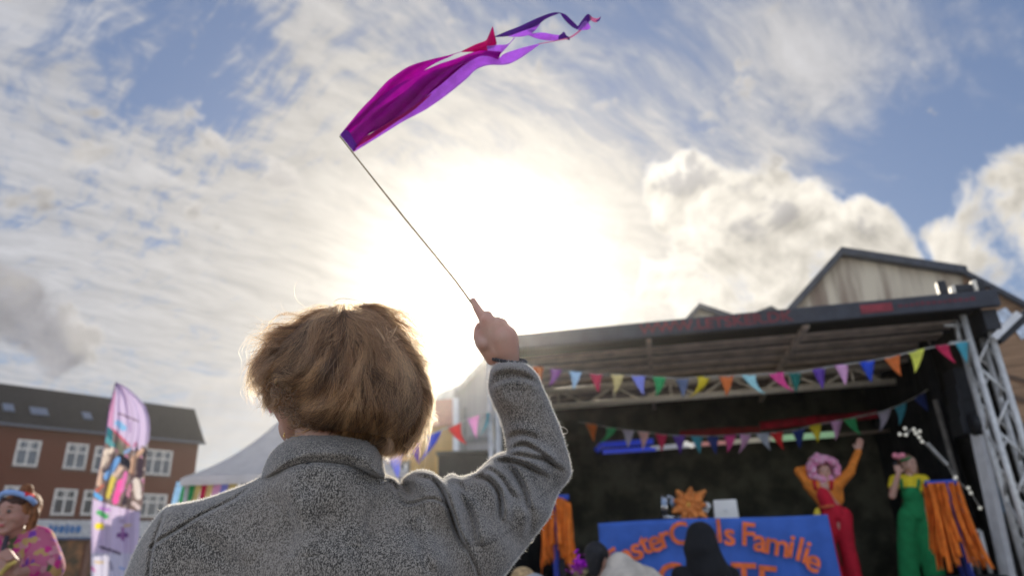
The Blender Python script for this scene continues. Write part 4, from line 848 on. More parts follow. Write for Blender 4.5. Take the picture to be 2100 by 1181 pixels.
F2 = [(1185, 865, None), (1213, 869, 'orange'), (1253, 877, 'green'), (1288, 882, 'grey_lilac'), (1320, 885, 'salmon'), (1356, 890, 'crimson'), (1392, 893, 'purple'), (1429, 894, 'teal'), (1461, 895, 'navy'), (1496, 892, 'hot_pink'), (1528, 890, 'light_pink'), (1563, 888, 'grey'), (1592, 886, 'red'), (1637, 881, 'navy'), (1671, 871, 'yellow'), (1715, 863, 'light_pink'), (1742, 858, 'green'),
      (1780, 850, None), (1812, 843, 'grey_lilac'), (1846, 830, 'teal'), (1885, 810, 'navy'), (1915, 790, 'red'), (1933, 770, 'hot_pink'), (1940, 745, None)]
bunting('rear string of pennants sagging in front of the light bar', F2, lambda x, y: Q(x, y, 1.9), .17, .24, 2)
F3 = [(1030, 838, None), (1004, 845, 'teal'), (971, 853, 'light_pink'), (933, 871, 'red'), (893, 886, 'blue'), (853, 903, 'purple'), (814, 930, 'periwinkle'), (775, 950, None)]
bunting('short string of pennants running left from the stage to a yellow house', F3, lambda x, y: PY(x, y, 8.3-(1020-x)*.004), .20, .27, 3)

# ------------------------------------------------------------------ table, banner and things on it
tb = empty('table', tuple(ST.W(ST.at(1460, 1100, .6)[0], .6, FZ)), 'long black table hidden behind the blue banner', 'table')
b0, zt = ST.at(1226, 1066, .33); b1, zt1 = ST.at(1698, 1059, .33); zt = (zt+zt1)/2
sbox(MB(), b0+.03, b1-.03, .37, .95, zt-.06, zt-.02).build('tabletop', BLACK, tb)
for s in (b0+.1, b1-.1):
    for o in (.42, .9): MB().tube([ST.W(s, o, FZ), ST.W(s, o, zt-.06)], .02, 8).build('leg', ALU, tb, True)
n, m_ = 110, 24; V = []
for i in range(n+1):
    for j in range(m_+1):
        t = j/m_; s = b0+(b1-b0)*i/n+(.03*t*(i/n-.2)); am = .006+.028*t*t; V.append(ST.W(s, .33-am*(math.sin(i*.42+t)+.6*math.sin(i*.17+2)+.4*math.sin(i*.9+t*2)), zt-t*(zt-FZ-.04)+(.012*math.sin(i*.05) if j == 0 else 0)))
ban = mesh_obj('banner', V, [(i*(m_+1)+j, i*(m_+1)+j+1, (i+1)*(m_+1)+j+1, (i+1)*(m_+1)+j) for i in range(n) for j in range(m_)], mat('blue_banner_cloth', (.045, .12, .42), .75, .05, 4, .1, 200), None, True)
so_ = ban.modifiers.new('t', 'SOLIDIFY'); so_.thickness = .004; tag(ban, 'blue cloth banner with orange arched lettering hung over the stage table', 'banner')
ORL = mat('orange_lettering', (.72, .14, .03), .6); mb = MB()
for ch, x, y, rot in (('F', 1262, 1150, 30), ('a', 1285, 1137, 27), ('s', 1304, 1126, 24), ('t', 1322, 1115, 21), ('e', 1342, 1110, 17), ('r', 1362, 1101, 14), ('C', 1394, 1096, 9), ('o', 1424, 1096, 4), ('o', 1453, 1096, 0), ('l', 1475, 1090, -2), ('s', 1496, 1096, -4), ('F', 1534, 1097, -9), ('a', 1559, 1109, -12),
                      ('m', 1594, 1117, -15), ('i', 1623, 1121, -19), ('l', 1640, 1128, -22), ('i', 1654, 1133, -25), ('e', 1669, 1150, -29)):
    V2, F2_ = put_text('t', ch, x, y, .270, .335, None, None, math.radians(rot), extr=.001, offset=.006); mb.add(V2, F2_)
for ch, x, y, rot in (('G', 1378, 1188, 6), ('Æ', 1428, 1184, 2), ('S', 1478, 1184, 0), ('T', 1527, 1188, -4), ('E', 1574, 1194, -7)):
    V2, F2_ = put_text('t', ch, x, y, .270, .42, None, None, math.radians(rot), extr=.001, offset=.008); mb.add(V2, F2_)
mb.build('lettering', ORL, ban)
# laptop, paper flower, wire rack of gear
lp = empty('laptop', tuple(Q(1488, 1060, .55)), 'open silver laptop with its pale lid to the crowd', 'laptop'); a, z = ST.at(1488, 1043, .5); w = ST.at(1513, 1043, .5)[0]-ST.at(1462, 1043, .5)[0]
SILV = mat('silver_lid', (.88, .85, .78), .4, .02); V = []
hh = .21; 
mb = MB(); mb.add([ST.W(a-w/2, .52, zt-.01), ST.W(a+w/2, .52, zt-.01), ST.W(a+w/2-.01, .46, zt-.01+hh), ST.W(a-w/2+.01, .46, zt-.01+hh), ST.W(a-w/2, .535, zt-.01), ST.W(a+w/2, .535, zt-.01), ST.W(a+w/2-.01, .475, zt-.01+hh), ST.W(a-w/2+.01, .475, zt-.01+hh)], [(0, 1, 2, 3), (7, 6, 5, 4), (0, 4, 5, 1), (1, 5, 6, 2), (2, 6, 7, 3), (3, 7, 4, 0)]); mb.build('lid', SILV, lp, bevel=.012)
MB().ball(ST.W(a, .483, zt+.09), (.018, .006, .020)).build('emblem', WHITE, lp, True); sbox(MB(), a-w/2, a+w/2, .55, .8, zt-.018, zt).build('base', SILV, lp)
fl = empty('paper_flower', tuple(Q(1412, 1058, .45)), 'large orange paper flower on the stage table', 'flower'); OP = cloth('orange_paper', (.95, .34, .09), .4, .12); c = Q(1412, 1035, .42)
for ring, (npt, ln, tl) in enumerate(((9, .21, .15), (8, .16, .45), (6, .10, .8))):
    for k in range(npt):
        an = 2*math.pi*k/npt+ring*.4+rng.normal()*.12; d = ST.e*math.cos(an)+np.array([0, 0, 1])*math.sin(an)*.9-ST.n*tl*.7; d /= np.linalg.norm(d); sd_ = np.cross(d, ST.n); sd_ /= np.linalg.norm(sd_); L_ = ln*(1+.15*rng.normal()); V = []
        for i in range(7):
            t = i/6; wd = .052*math.sin(math.pi*min(.95, t*.85+.12))**.8
            for b in (-1, -.3, .3, 1): V.append(c+d*L_*t+sd_*b*wd-ST.n*(.03*(1-b*b)+.02*t))
        o = mesh_obj('petal', V, [(i*4+b, i*4+b+1, (i+1)*4+b+1, (i+1)*4+b) for i in range(6) for b in range(3)], OP, fl, True); so_ = o.modifiers.new('t', 'SOLIDIFY'); so_.thickness = .002
MB().ball(c-ST.n*.05, .028).build('centre', mat('flower_centre', (.75, .40, .08), .8), fl, True); MB().tube([c, ST.W(ST.at(1412, 1060, .42)[0], .42, zt-.02)], .01, 6).build('stem', mat('stem', (.6, .2, .06), .8), fl)
gr = empty('wire_rack', tuple(Q(1385, 1060, .5)), 'silver wire rack with headphones beside the paper flower', 'rack'); mb = MB()
for pts in ([(1358, 1013), (1360, 1061)], [(1366, 1016), (1367, 1061)], [(1360, 1060), (1398, 1060)], [(1422, 1056), (1450, 1057)], [(1442, 1034), (1444, 1058)], [(1450, 1038), (1450, 1058)]): MB().tube([Q(x, y, .5) for x, y in pts], .017, 8).build('frame_bar', CHROME, gr, True)
0; t = [Q(1372+12*math.cos(a_), 1032-15*math.sin(a_), .5) for a_ in np.linspace(0, math.pi, 9)]; MB().tube(t, .014, 6).build('headband', mat('grey_plastic', (.42, .44, .46), .4), gr, True)
for x, y, m in ((1362, 1030, 'a'), (1380, 1030, 'b')): MB().ball(Q(x, y, .5), (.035, .035, .05), 12, 8).build('ear_cushion', mat('blue_grey_plastic', (.25, .32, .42), .4), gr, True)
MB().ball(Q(1449, 1037, .48), (.05, .05, .045), 12, 8).build('lamp_head', WHITE, gr, True)

# ------------------------------------------------------------------ people round the square
def hand_segs(w, d, side, curl=.5, k=1.):
    """palm, four unequal bent fingers and a thumb; w wrist, d pointing direction, side = thumb side"""
    d = np.array(d, float); d /= np.linalg.norm(d); sd_ = np.array(side, float); sd_ -= d*(d@sd_); sd_ /= np.linalg.norm(sd_); nn = np.cross(d, sd_); S = [(w, w+d*.05*k, .026*k, .024*k), (w+d*.045*k+sd_*.022*k, w+d*.05*k-sd_*.025*k, .017*k, .015*k)]
    for i, ln in enumerate((.070, .078, .072, .056)):
        a = w+d*.075*k+sd_*(.030-.019*i)*k; d1 = d*math.cos(curl)+nn*math.sin(curl); b = a+d1*ln*.5*k; d2 = d*math.cos(curl*2.1)+nn*math.sin(curl*2.1); e = b+d2*ln*.5*k; S += [(a, b, .0105*k, .0095*k), (b, e, .0095*k, .008*k)]
    a = w+d*.025*k+sd_*.028*k; b = a+(d*.55+sd_*.8)*.032*k; S += [(a, b, .013*k, .011*k), (b, b+(d*.85+sd_*.3+nn*.3)*.03*k, .011*k, .009*k)]
    return S
def facefr(yaw, tilt=0.):
    f_ = np.array([-math.sin(yaw), math.cos(yaw), 0.]); l_ = np.array([-math.cos(yaw), -math.sin(yaw), 0.]); u_ = np.array([0, 0, 1.])
    c_, s_ = math.cos(tilt), math.sin(tilt); l2 = l_*c_+u_*s_; u2 = u_*c_-l_*s_; return l2, f_, u2
def eyes(c, fr, parent, k=1.):
    for s_ in (-1, 1): MB().ball(HP(s_*.031*k, .078*k, .010*k, c, fr), .010*k, 10, 7).build('eye', mat('eye', (.12, .09, .08), .2), parent, True)
# performer in red
per = empty('person', tuple(ST.W(ST.at(1730, 1100, .95)[0], .95, FZ)), 'performer in red dungarees and orange jumper with a big pink curly wig, one arm raised', 'person', 'people on and before the stage')
o_ = .95; q = lambda x, y, dz=0.: Q(x, y, o_+dz); hc = q(1689, 968); fr = facefr(math.radians(172), .0)
def floorpt(px, off): a = ST.at(px, 1181, off)[0]; return ST.W(a, off, FZ+.04)
sL, sR = q(1660, 994), q(1717, 994); hip = q(1711, 1052); wst = q(1701, 1034); kL, kR = q(1700, 1115), q(1737, 1115); fL = floorpt(1706, o_)+(.03, 0, .05); fR = floorpt(1748, o_)+(.02, 0, .05)
hr_ = Q(1760, 925, o_-.05); hl_ = q(1668, 957, .08)
arms = [(sL, q(1638, 966), .052, .045), (q(1638, 966), hl_, .042, .032), (sR, q(1744, 966, -.05), .055, .046), (q(1744, 966, -.05), hr_, .044, .032)]
sg = head_segs(hc, fr)+[(hc-(0, 0, .08), q(1689, 995), .05, .052), (q(1689, 1000), hip, .10, .11), (sL, sR, .06, .06)]+[(a, b, r1*.72, r2*.75) for a, b, r1, r2 in arms]+[(hip+ST.e*.0, kR, .085, .06), (hip, kL, .08, .06), (kR, fR, .055, .04), (kL, fL, .055, .04)]
sg += hand_segs(hr_, Q(1763, 908, o_-.05)-hr_, -ST.e, .25, 1.05)+hand_segs(hl_, (0, .2, 1), ST.e, .5)
soft('body', sg, SKIN, per, .009, 1); eyes(hc, fr, per)
ORJ = cloth('orange_jumper_wool', (.72, .22, .03), .15, .08); REDD = cloth('red_dungaree_cotton', (.52, .012, .03), .1, .06)
soft('jumper', [(a, b, r1*1.15, r2*1.25) for a, b, r1, r2 in arms]+[(sL, sR, .075, .075), (q(1675, 1005), q(1697, 1034), .10, .09), (q(1703, 1005), q(1708, 1032), .10, .09), (q(1720, 1010), q(1722, 1026), .055, .05)], ORJ, per, .012, 2, wrinkle=.008)
soft('dungarees', [(q(1686, 1012, -.03), q(1700, 1034, -.02), .095, .10), (wst, hip, .105, .125), (q(1700, 1054), q(1730, 1056), .095, .09), (q(1728, 1060), kR, .105, .085), (q(1702, 1062), kL, .10, .08), (kR, fR+(0, 0, .03), .085, .10), (kL, fL+(0, 0, .03), .08, .095)], REDD, per, .012, 2, wrinkle=.010)
for x0, x1 in ((1670, 1673), (1706, 1704)): MB().tube([q(x0, 984, .0)+(0, 0, .02), q(x0, 990, -.1), q(x1, 1004, -.115)], .018, 8).build('strap', REDD, per, True)
MB().tube([q(1678, 1040, -.05), q(1690, 1039, -.12), q(1705, 1036, -.12), q(1726, 1034, -.04)], .012, 6).build('belt', mat('orange_belt', (.65, .16, .05), .7), per, True)
soft('pouch', [(q(1676, 1046, -.06), q(1676, 1056, -.06), .03, .045)], mat('yellow_cloth', (.75, .55, .05), .8), per, .008)
def wig(mb):
    for k in range(170):
        v = rng.normal(size=3); v /= np.linalg.norm(v)
        if v@fr[1] > .55 and v[2] < .45: continue
        mb.ball(hc+(0, 0, .035)+v*np.array([.175, .15, .150])*(.8+.25*rng.random()), .028+.02*rng.random(), 6, 5)
mb = MB(); wig(mb); mb.build('wig', mat('pink_wig', (.90, .26, .48), .9, .3, 28, .6, 120, trans=.3, col2=(.92, .62, .70)), per, True)
for fp in (fL, fR): soft('shoe', [(fp-(0, 0, .05), fp-ST.n*.14-(0, 0, .055), .04, .035)], mat('dark_shoe', (.04, .03, .03), .5), per, .01)
# performer in green
per = empty('person', tuple(ST.W(ST.at(1885, 1100, .85)[0], .85, FZ)), 'performer in green dungarees and yellow top singing into a microphone', 'person', 'people on and before the stage')
o_ = .85; hc = q(1862, 952); fr = facefr(math.radians(205), 0.); sL, sR = q(1836, 984), q(1893, 984); hip = q(1876, 1052); wst = q(1873, 1025); kL, kR = q(1860, 1120), q(1900, 1120); fL = floorpt(1858, o_)+(0, 0, .05); fR = floorpt(1914, o_)+(.03, 0, .05)
mh = q(1842, 972, -.16); arms = [(sL, q(1830, 1016, -.08), .048, .040), (q(1830, 1016, -.08), mh, .038, .028), (sR, q(1903, 1015), .048, .04), (q(1903, 1015), q(1900, 1046, -.08), .038, .028)]
sg = head_segs(hc, fr)+[(hc-(0, 0, .08), q(1865, 985), .05, .052), (q(1866, 1000), hip, .095, .11), (sL, sR, .055, .055)]+arms+[(hip, kR, .08, .06), (hip, kL, .08, .06), (kR, fR, .055, .04), (kL, fL, .055, .04)]
sg += hand_segs(mh, (0.1, -.1, 1), ST.e, .9)+hand_segs(q(1900, 1046, -.08), (0, -.1, -1), ST.e, .5)
soft('body', sg, SKIN, per, .009, 1); eyes(hc, fr, per)
YEL = cloth('yellow_top_cotton', (.80, .62, .03), .15); GRN = cloth('green_dungaree_cotton', (.012, .20, .06), .08, .06)
soft('top', [(sL, sR, .068, .068), (q(1866, 995), q(1870, 1015), .108, .105), (sL, q(1832, 996, -.02), .062, .058), (sR, q(1899, 998), .062, .058)], YEL, per, .012, 2, wrinkle=.006)
soft('dungarees', [(q(1868, 1013, -.03), wst, .108, .110), (wst, hip, .112, .130), (q(1862, 1056), q(1890, 1056), .10, .10), (q(1862, 1062), kL, .11, .10), (q(1892, 1062), kR, .11, .10), (kL, fL+(0, 0, .03), .10, .12), (kR, fR+(0, 0, .03), .10, .12)], GRN, per, .012, 2, wrinkle=.010)
for x0, x1 in ((1848, 1850), (1884, 1882)): MB().tube([q(x0, 979, .0)+(0, 0, .02), q(x0, 988, -.09), q(x1, 1004, -.12)], .016, 8).build('strap', GRN, per, True)
BRN = mat('brown_hair', (.12, .055, .025), .6, .2, 60, .5, 200, stretch=(1, 1, .2))
soft('hair', [(hc+(0, .03, .045), hc+(0, .035, .02), .088, .088), (hc+ST.e*.06+(0, .03, .0), hc+ST.e*.085+(0, .03, -.17), .05, .03), (hc-ST.e*.05+(0, .06, .0), hc-ST.e*.05+(0, .07, -.14), .045, .03)], BRN, per, .009, 2, wrinkle=.006)
mb = MB(); 
for k, x in enumerate((1836, 1843, 1850)): mb.ball(q(x, 934+k % 2*2, -.11), .035, 8, 6)
mb.build('flower_crown', mat('pink_blossom', (.75, .25, .30), .8), per, True); MB().tube([q(1846, 943, -.10), q(1858, 941, -.105), q(1868, 938, -.06)], .016, 6).build('headband', GRN, per, True)
mb = MB(); mb.tube([mh+(-.01, .01, .02), mh+(.02, .05, .10)], .014, 8); mb.ball(mh+(.025, .06, .12), .028, 10, 8); mic = mb.build('microphone', BLACK, None, True); tag(mic, 'black handheld microphone at the mouth of the singer in green', 'microphone')
for fp in (fL, fR): soft('shoe', [(fp-(0, 0, .05), fp-ST.n*.14-(0, 0, .055), .04, .035)], mat('dark_shoe', (.04, .03, .03), .5), per, .01)
# tassel poles
def tassel(px0, px1, pyt, pyb, d, label, ragged, square):
    c0 = P((px0+px1)/2, pyt, d); root = empty('tassel_pole', (c0[0], c0[1], 0), label, 'tassel pole', 'orange tassel poles flanking the stage'); R_ = (px1-px0)/2*d/F
    MB().tube([(c0[0]+.1, c0[1], 0), (c0[0]+.02, c0[1], c0[2]-.02)], .018, 8).build('pole', BLACK, root, True)
    cap = MB(); cap.tube([c0-(R_*.95, 0, .0), c0+(R_*.95, 0, 0)], .03, 8); cap.build('crossbar', mat('blue_felt', (.03, .07, .35), .8), root, True); r_ = np.random.default_rng(int(px0)); OR = cloth('orange_ribbon', (.95, .24, .03), .35, .10); BL = cloth('blue_ribbon', (.04, .06, .30), .25)
    for k in range(95):
        t = r_.uniform(-1, 1); an = r_.uniform(0, 6.28); y0 = math.sin(an)*R_*.35; top = c0+np.array([t*R_, y0, (0 if square else -.09*t*t)]); blue = abs(t-(-.05 if not square else .1)) < .10 and r_.random() < .8; L_ = (pyb-pyt)*d/F*(r_.uniform(.72, 1.02)-.12*(1-abs(t)) if not blue else 1.35); w = .020+.014*r_.random(); V = []; n = 14; ph = r_.random()*6; fan = ragged*(t*.5+.1)
        for i in range(n+1):
            u = i/n; c_ = top+np.array([fan*u*u*R_*1.2+.012*math.sin(ph+u*5), y0*u*.6+.02*math.sin(ph*2+u*4), -L_*u+.0]); yw = ph+u*1.2*math.sin(ph)
            V += [c_-np.array([math.cos(yw*.4)*w, math.sin(yw)*w*.5, 0]), c_+np.array([math.cos(yw*.4)*w, math.sin(yw)*w*.5, 0])]
        o = mesh_obj('blue_streamer' if blue else 'streamer', V, [(2*i, 2*i+1, 2*i+3, 2*i+2) for i in range(n)], BL if blue else OR, root, True); so_ = o.modifiers.new('t', 'SOLIDIFY'); so_.thickness = .003
tassel(1897, 1961, 990, 1160, 6.9, 'orange tassel pole before the stage on the right, streamers fanned out ragged below', 1., True)
tassel(1107, 1168, 1020, 1152, 7.2, 'orange tassel pole with rounded top, near the left end of the stage', .15, False)
# audience
def walker(label, x, y, d, fr_yaw, cloths, hood=None, hairm=None, k=1., extra=None, skin=SKIN):
    """upright onlooker: x, y is the head centre seen at distance d"""
    hc = P(x, y, d); root = empty('person', (hc[0], hc[1], 0), label, 'person', 'people on and before the stage'); fr = facefr(fr_yaw); g = hc[2]; ht = g+.11; s = ht/1.75
    L, Fo = fr[0], fr[1]; at = lambda l, f_, z: np.array([hc[0], hc[1], 0])+L*l+Fo*f_+np.array([0, 0, z*s])
    sg = head_segs(hc, fr, s*k); J = dict(n=at(0, -.02, 1.50), c=at(0, -.02, 1.30), h=at(0, -.01, .95))
    sg += [(hc-(0, 0, .06), J['n'], .05*s, .052*s), (at(0, -.02, 1.38), J['c'], .10*s, .11*s), (J['c'], J['h'], .11*s, .12*s)]; AR = []; LG = []
    for q_ in (-1, 1):
        sh, el, wr = at(q_*.18, -.02, 1.41), at(q_*.25, -.03, 1.13), at(q_*.24, .10, .90); AR += [(sh, el, .052*s, .042*s), (el, wr, .040*s, .028*s)]; sg += [(a, b, r1*.8, r2*.85) for a, b, r1, r2 in AR[-2:]]+hand_segs(wr, (Fo*.3+np.array([0, 0, -1])), Fo, .4, s); sg += [(at(0, -.02, 1.41), sh, .05*s, .048*s)]
        LG += [(at(q_*.09, 0, .92), at(q_*.10, .02, .50), .085*s, .06*s), (at(q_*.10, .02, .50), at(q_*.11, -.01, .09), .055*s, .04*s)]
    sg += [(a, b, r1*.85, r2*.85) for a, b, r1, r2 in LG]; soft('body', sg, skin, root, .010, 1); eyes(hc, fr, root, s)
    top = cloths[0]; segs = [(a, b, r1*1.25, r2*1.35) for a, b, r1, r2 in AR]+[(at(-.17, -.02, 1.40), at(.17, -.02, 1.40), .082*s, .082*s), (at(-.05, -.02, 1.34), at(-.05, -.01, .86), .13*s, .145*s), (at(.05, -.02, 1.34), at(.05, -.01, .86), .13*s, .145*s)]
    if extra: segs += extra(at, hc, s)
    soft(cloths[2] if len(cloths) > 2 else 'jacket', segs, top, root, .012, 3, wrinkle=.010)
    soft('trousers', [(a, b, r1*1.15, r2*1.25) for a, b, r1, r2 in LG]+[(at(-.06, 0, .93), at(.06, 0, .93), .12*s, .12*s)], cloths[1], root, .013, 2)
    for q_ in (-1, 1): soft('shoe', [(at(q_*.11, -.05, 0)+(0, 0, .045), at(q_*.11, .13, 0)+(0, 0, .04), .042, .036)], BLACK, root, .011)
    if hairm: soft('hair', [(HP(0, -.03*s, .045*s, hc, fr), HP(0, -.01*s, .035*s, hc, fr), .092*s, .088*s), (HP(0, -.05*s, 0, hc, fr), HP(0, -.06*s, -.09*s, hc, fr), .075*s, .05*s)], hairm, root, .009, 2, wrinkle=.004)
    if hood: soft('hood', [tuple(h_) for h_ in hood(at, hc, s)], top, root, .010, 3, wrinkle=.006)
    return root
BLKJ = cloth('black_hooded_jacket', (.010, .010, .011), .02); 
walker('onlooker in a black jacket with the pointed hood up, standing before the blue banner', 1437, 1118, 4.9, 0., (BLKJ, TR), hood=lambda at, hc, s: [(hc+(0, -.03, .06), hc+(-.005, -.03, -.02), .105, .128), (hc+(0, -.02, .07), hc+(0, -.03, .115), .085, .045), (hc+(.0, -.03, -.02), hc+(.02, -.02, -.16), .115, .15), (hc+(.03, -.02, -.12), hc+(.08, 0, -.24), .12, .14)])
BEI = cloth('beige_quilted_coat', (.52, .45, .36), .05, .08)
walker('onlooker with dark hair and a bulky beige hooded coat, in front of the banner corner', 1228, 1145, 4.6, math.radians(-50), (BEI, TR, 'coat'), hairm=mat('black_hair', (.012, .011, .012), .6, .2, 50), extra=lambda at, hc, s: [(hc+(.13, -.10, -.06), hc+(.20, -.10, -.16), .10, .13), (hc+(.30, -.08, -.14), hc+(.36, -.08, -.22), .09, .11), (hc+(.16, -.1, -.2), hc+(.2, -.1, -.4), .2, .2)])
GRYC = cloth('pale_grey_coat', (.40, .40, .40), .05, .1)
walker('onlooker in a pale grey coat bending low beside the left tassel pole', 1070, 1205, 3.6, math.radians(20), (GRYC, TR, 'coat'), hairm=mat('fair_hair', (.42, .28, .13), .6, .2, 50), extra=lambda at, hc, s: [(hc+(-.03, -.05, -.04), hc+(.06, -.05, -.02), .085, .095)])
tn = empty('tinsel_bunch', tuple(P(1187, 1170, 5.0)), 'shiny purple and gold tinsel bunch held up among the onlookers', 'tinsel'); r_ = np.random.default_rng(3)
for nm, m, nn_ in (('purple_foil', mat('purple_foil', (.55, .04, .65), .2, .3, 40, metal=.8), 60), ('gold_foil', mat('gold_foil', (.80, .65, .35), .2, .3, 40, metal=.8), 30)):
    mb = MB()
    for k in range(nn_): c = P(1187+r_.normal()*7, (1160 if nm[0] == 'p' else 1172)+r_.normal()*10, 5.0+r_.normal()*.05); d = r_.normal(size=3); d /= np.linalg.norm(d); mb.bar(c-d*.03, c+d*.03, .02, .003)
    mb.build(nm, m, tn)
MB().tube([P(1188, 1185, 5.0), (P(1188, 1185, 5.0)[0], P(1188, 1185, 5.0)[1], 0.)], .008, 6).build('stick', BLACK, tn)

# left: person with blue headband and floral blouse
def floral():
    m = bpy.data.materials.new('floral_print'); m.use_nodes = True; t = NT(m.node_tree); tc = t.node('ShaderNodeTexCoord').outputs['Object']; v = t.node('ShaderNodeTexVoronoi'); v.inputs['Scale'].default_value = 30; t.put(v.inputs['Vector'], t.vm('ADD', tc, t.vm('SCALE', t.xyz(t.noise(tc, 30), t.noise(tc, 31), t.noise(tc, 33)), .04)))
    rp = t.node('ShaderNodeValToRGB'); t.l.new(t.sep(v.outputs['Color'])[0], rp.inputs[0]); rp.color_ramp.interpolation = 'CONSTANT'; e = rp.color_ramp.elements; e[0].color = (.55, .13, .22, 1); e[1].position = .35; e[1].color = (.62, .28, .30, 1)
    for p_, c_ in ((.60, (.22, .05, .38, 1)), (.68, (.60, .03, .22, 1)), (.84, (.10, .12, .04, 1)), (.90, (.55, .35, .12, 1))): k = e.new(p_); k.color = c_
    b = t.node('ShaderNodeBsdfPrincipled'); t.l.new(rp.outputs[0], b.inputs['Base Color']); b.inputs['Roughness'].default_value = .8; tr = t.node('ShaderNodeBsdfTranslucent'); t.l.new(rp.outputs[0], tr.inputs[0]); mx = t.node('ShaderNodeMixShader'); mx.inputs[0].default_value = .3; t.l.new(b.outputs[0], mx.inputs[1]); t.l.new(tr.outputs[0], mx.inputs[2]); o = t.node('ShaderNodeOutputMaterial'); t.l.new(mx.outputs[0], o.inputs[0]); return m
SKIN2 = skin_mat('shaded_skin', (.36, .19, .13)); D4 = 3.5  # shade over the face is put into a darker, redder skin colour
hc = P(36, 1054, D4); fr = facefr(math.radians(166)); per = empty('person', (hc[0], hc[1], 0), 'smiling person with a hair bun, pale blue headband and pink floral blouse, hands clasped', 'person')
q = lambda x, y, dd=0.: P(x-7, y, D4+dd); sL, sR = q(-8, 1112), q(84, 1108); eL, eR = q(-30, 1170, -.1), q(102, 1168, -.1); wr1, wr2 = q(18, 1172, -.30), q(38, 1176, -.28)
base = lambda dx, z: np.array([hc[0]+dx, hc[1], z])
sg = head_segs(hc, fr, .94)+[(hc-(0, 0, .08), q(42, 1100, .02), .048, .052), (q(40, 1122, .03), base(0, 1.0), .10, .11), (sL, sR, .05, .05), (sL, eL, .045, .038), (eL, wr1, .036, .026), (sR, eR, .045, .038), (eR, wr2, .036, .026), (base(-.1, .95), base(-.1, .1), .08, .05), (base(.1, .95), base(.1, .1), .08, .05)]
sg += hand_segs(wr1, np.array([.5, -.2, .8]), (0, 0, 1), 1.0)+hand_segs(wr2, np.array([-.6, -.3, .6]), (0, 0, 1), .9)
soft('body', sg, SKIN2, per, .007, 1); eyes(hc, fr, per)
soft('blouse', [(sL, sR, .072, .072), (q(10, 1125, .03), base(-.08, 1.0), .12, .13), (q(66, 1125, .03), base(.08, 1.0), .12, .13), (sL, eL, .075, .07), (sR, eR, .075, .085), (eL, eL*.5+wr1*.5, .06, .045), (eR, eR*.5+wr2*.5, .065, .045)], floral(), per, .010, 2, wrinkle=.012)
soft('skirt', [(base(-.05, 1.0), base(-.1, .45), .14, .2), (base(.05, 1.0), base(.1, .45), .14, .2)], mat('dark_skirt', (.05, .03, .06), .9), per, .014)
for dx in (-.1, .1): soft('shoe', [(base(dx, .045), base(dx, .04)+np.array([0, -.16, 0]), .042, .036)], BLACK, per, .011)
GING = mat('backlit_ginger_hair', (.26, .10, .035), .6, .25, 60, .5, 200, stretch=(1, 1, .2), trans=.2); l_, f_, u_ = fr  # gold of the backlight is put into the hair colour
soft('hair', [(HP(0, -.028, .036, hc, fr), HP(0, -.005, .036, hc, fr), .084, .082), (HP(.062, -.03, .0, hc, fr), HP(.064, -.035, -.075, hc, fr), .036, .022), (HP(-.062, -.03, .0, hc, fr), HP(-.064, -.035, -.075, hc, fr), .036, .022), (q(60, 1010, .03), q(62, 1003, .03), .034, .032)], GING, per, .008, 2, wrinkle=.004)
soft('fringe', [(HP(-.050, .040, .062, hc, fr), HP(.050, .040, .062, hc, fr), .026, .026), (HP(-.03, .060, .055, hc, fr), HP(.03, .060, .055, hc, fr), .020, .020)], mat('dark_fringe', (.05, .02, .012), .7, .2, 60), per, .006, 1)  # darker colour for the front hair, which the backlight misses
soft('lips', [(HP(-.014, .081, -.056, hc, fr), HP(.014, .081, -.056, hc, fr), .007, .007)], mat('lips', (.45, .10, .10), .5), per, .003, 1)
for s_ in (-1, 1): MB().tube([HP(s_*.016, .083, .028, hc, fr), HP(s_*.032, .081, .033, hc, fr), HP(s_*.046, .070, .028, hc, fr)], .003, 5).build('eyebrow', BRN, per, True)
MB().tube([HP(math.cos(t)*.093, math.sin(t)*.080, .050+.052*math.sin(t)**.8, hc, fr) for t in np.linspace(-.05, math.pi+.05, 16)], .014, 8).build('headband', mat('pale_blue_cotton', (.24, .36, .60), .85), per, True)
MB().tube([q(52, 1012, .0), q(62, 1014, -.03), q(74, 1018, .0)], .012, 8).build('hair_tie', mat('red_hair_tie', (.60, .02, .02), .8), per, True)
MB().tube([q(22, 1098, -.10), q(14, 1125, -.13), q(16, 1160, -.14)], .012, 5).build('strap', mat('dark_strap', (.05, .04, .05), .7), per, True)
soft('snack', [(q(24, 1158, -.33), q(38, 1152, -.33), .013, .010), (q(6, 1178, -.32), q(24, 1160, -.33), .012, .013)], mat('yellow_wrapper', (.62, .45, .12), .7), None, .006)
tag(bpy.data.objects[[o.name for o in bpy.data.objects if o.name.startswith('snack')][-1]], 'pale yellow snack held in the clasped hands of the person in the floral blouse', 'snack')

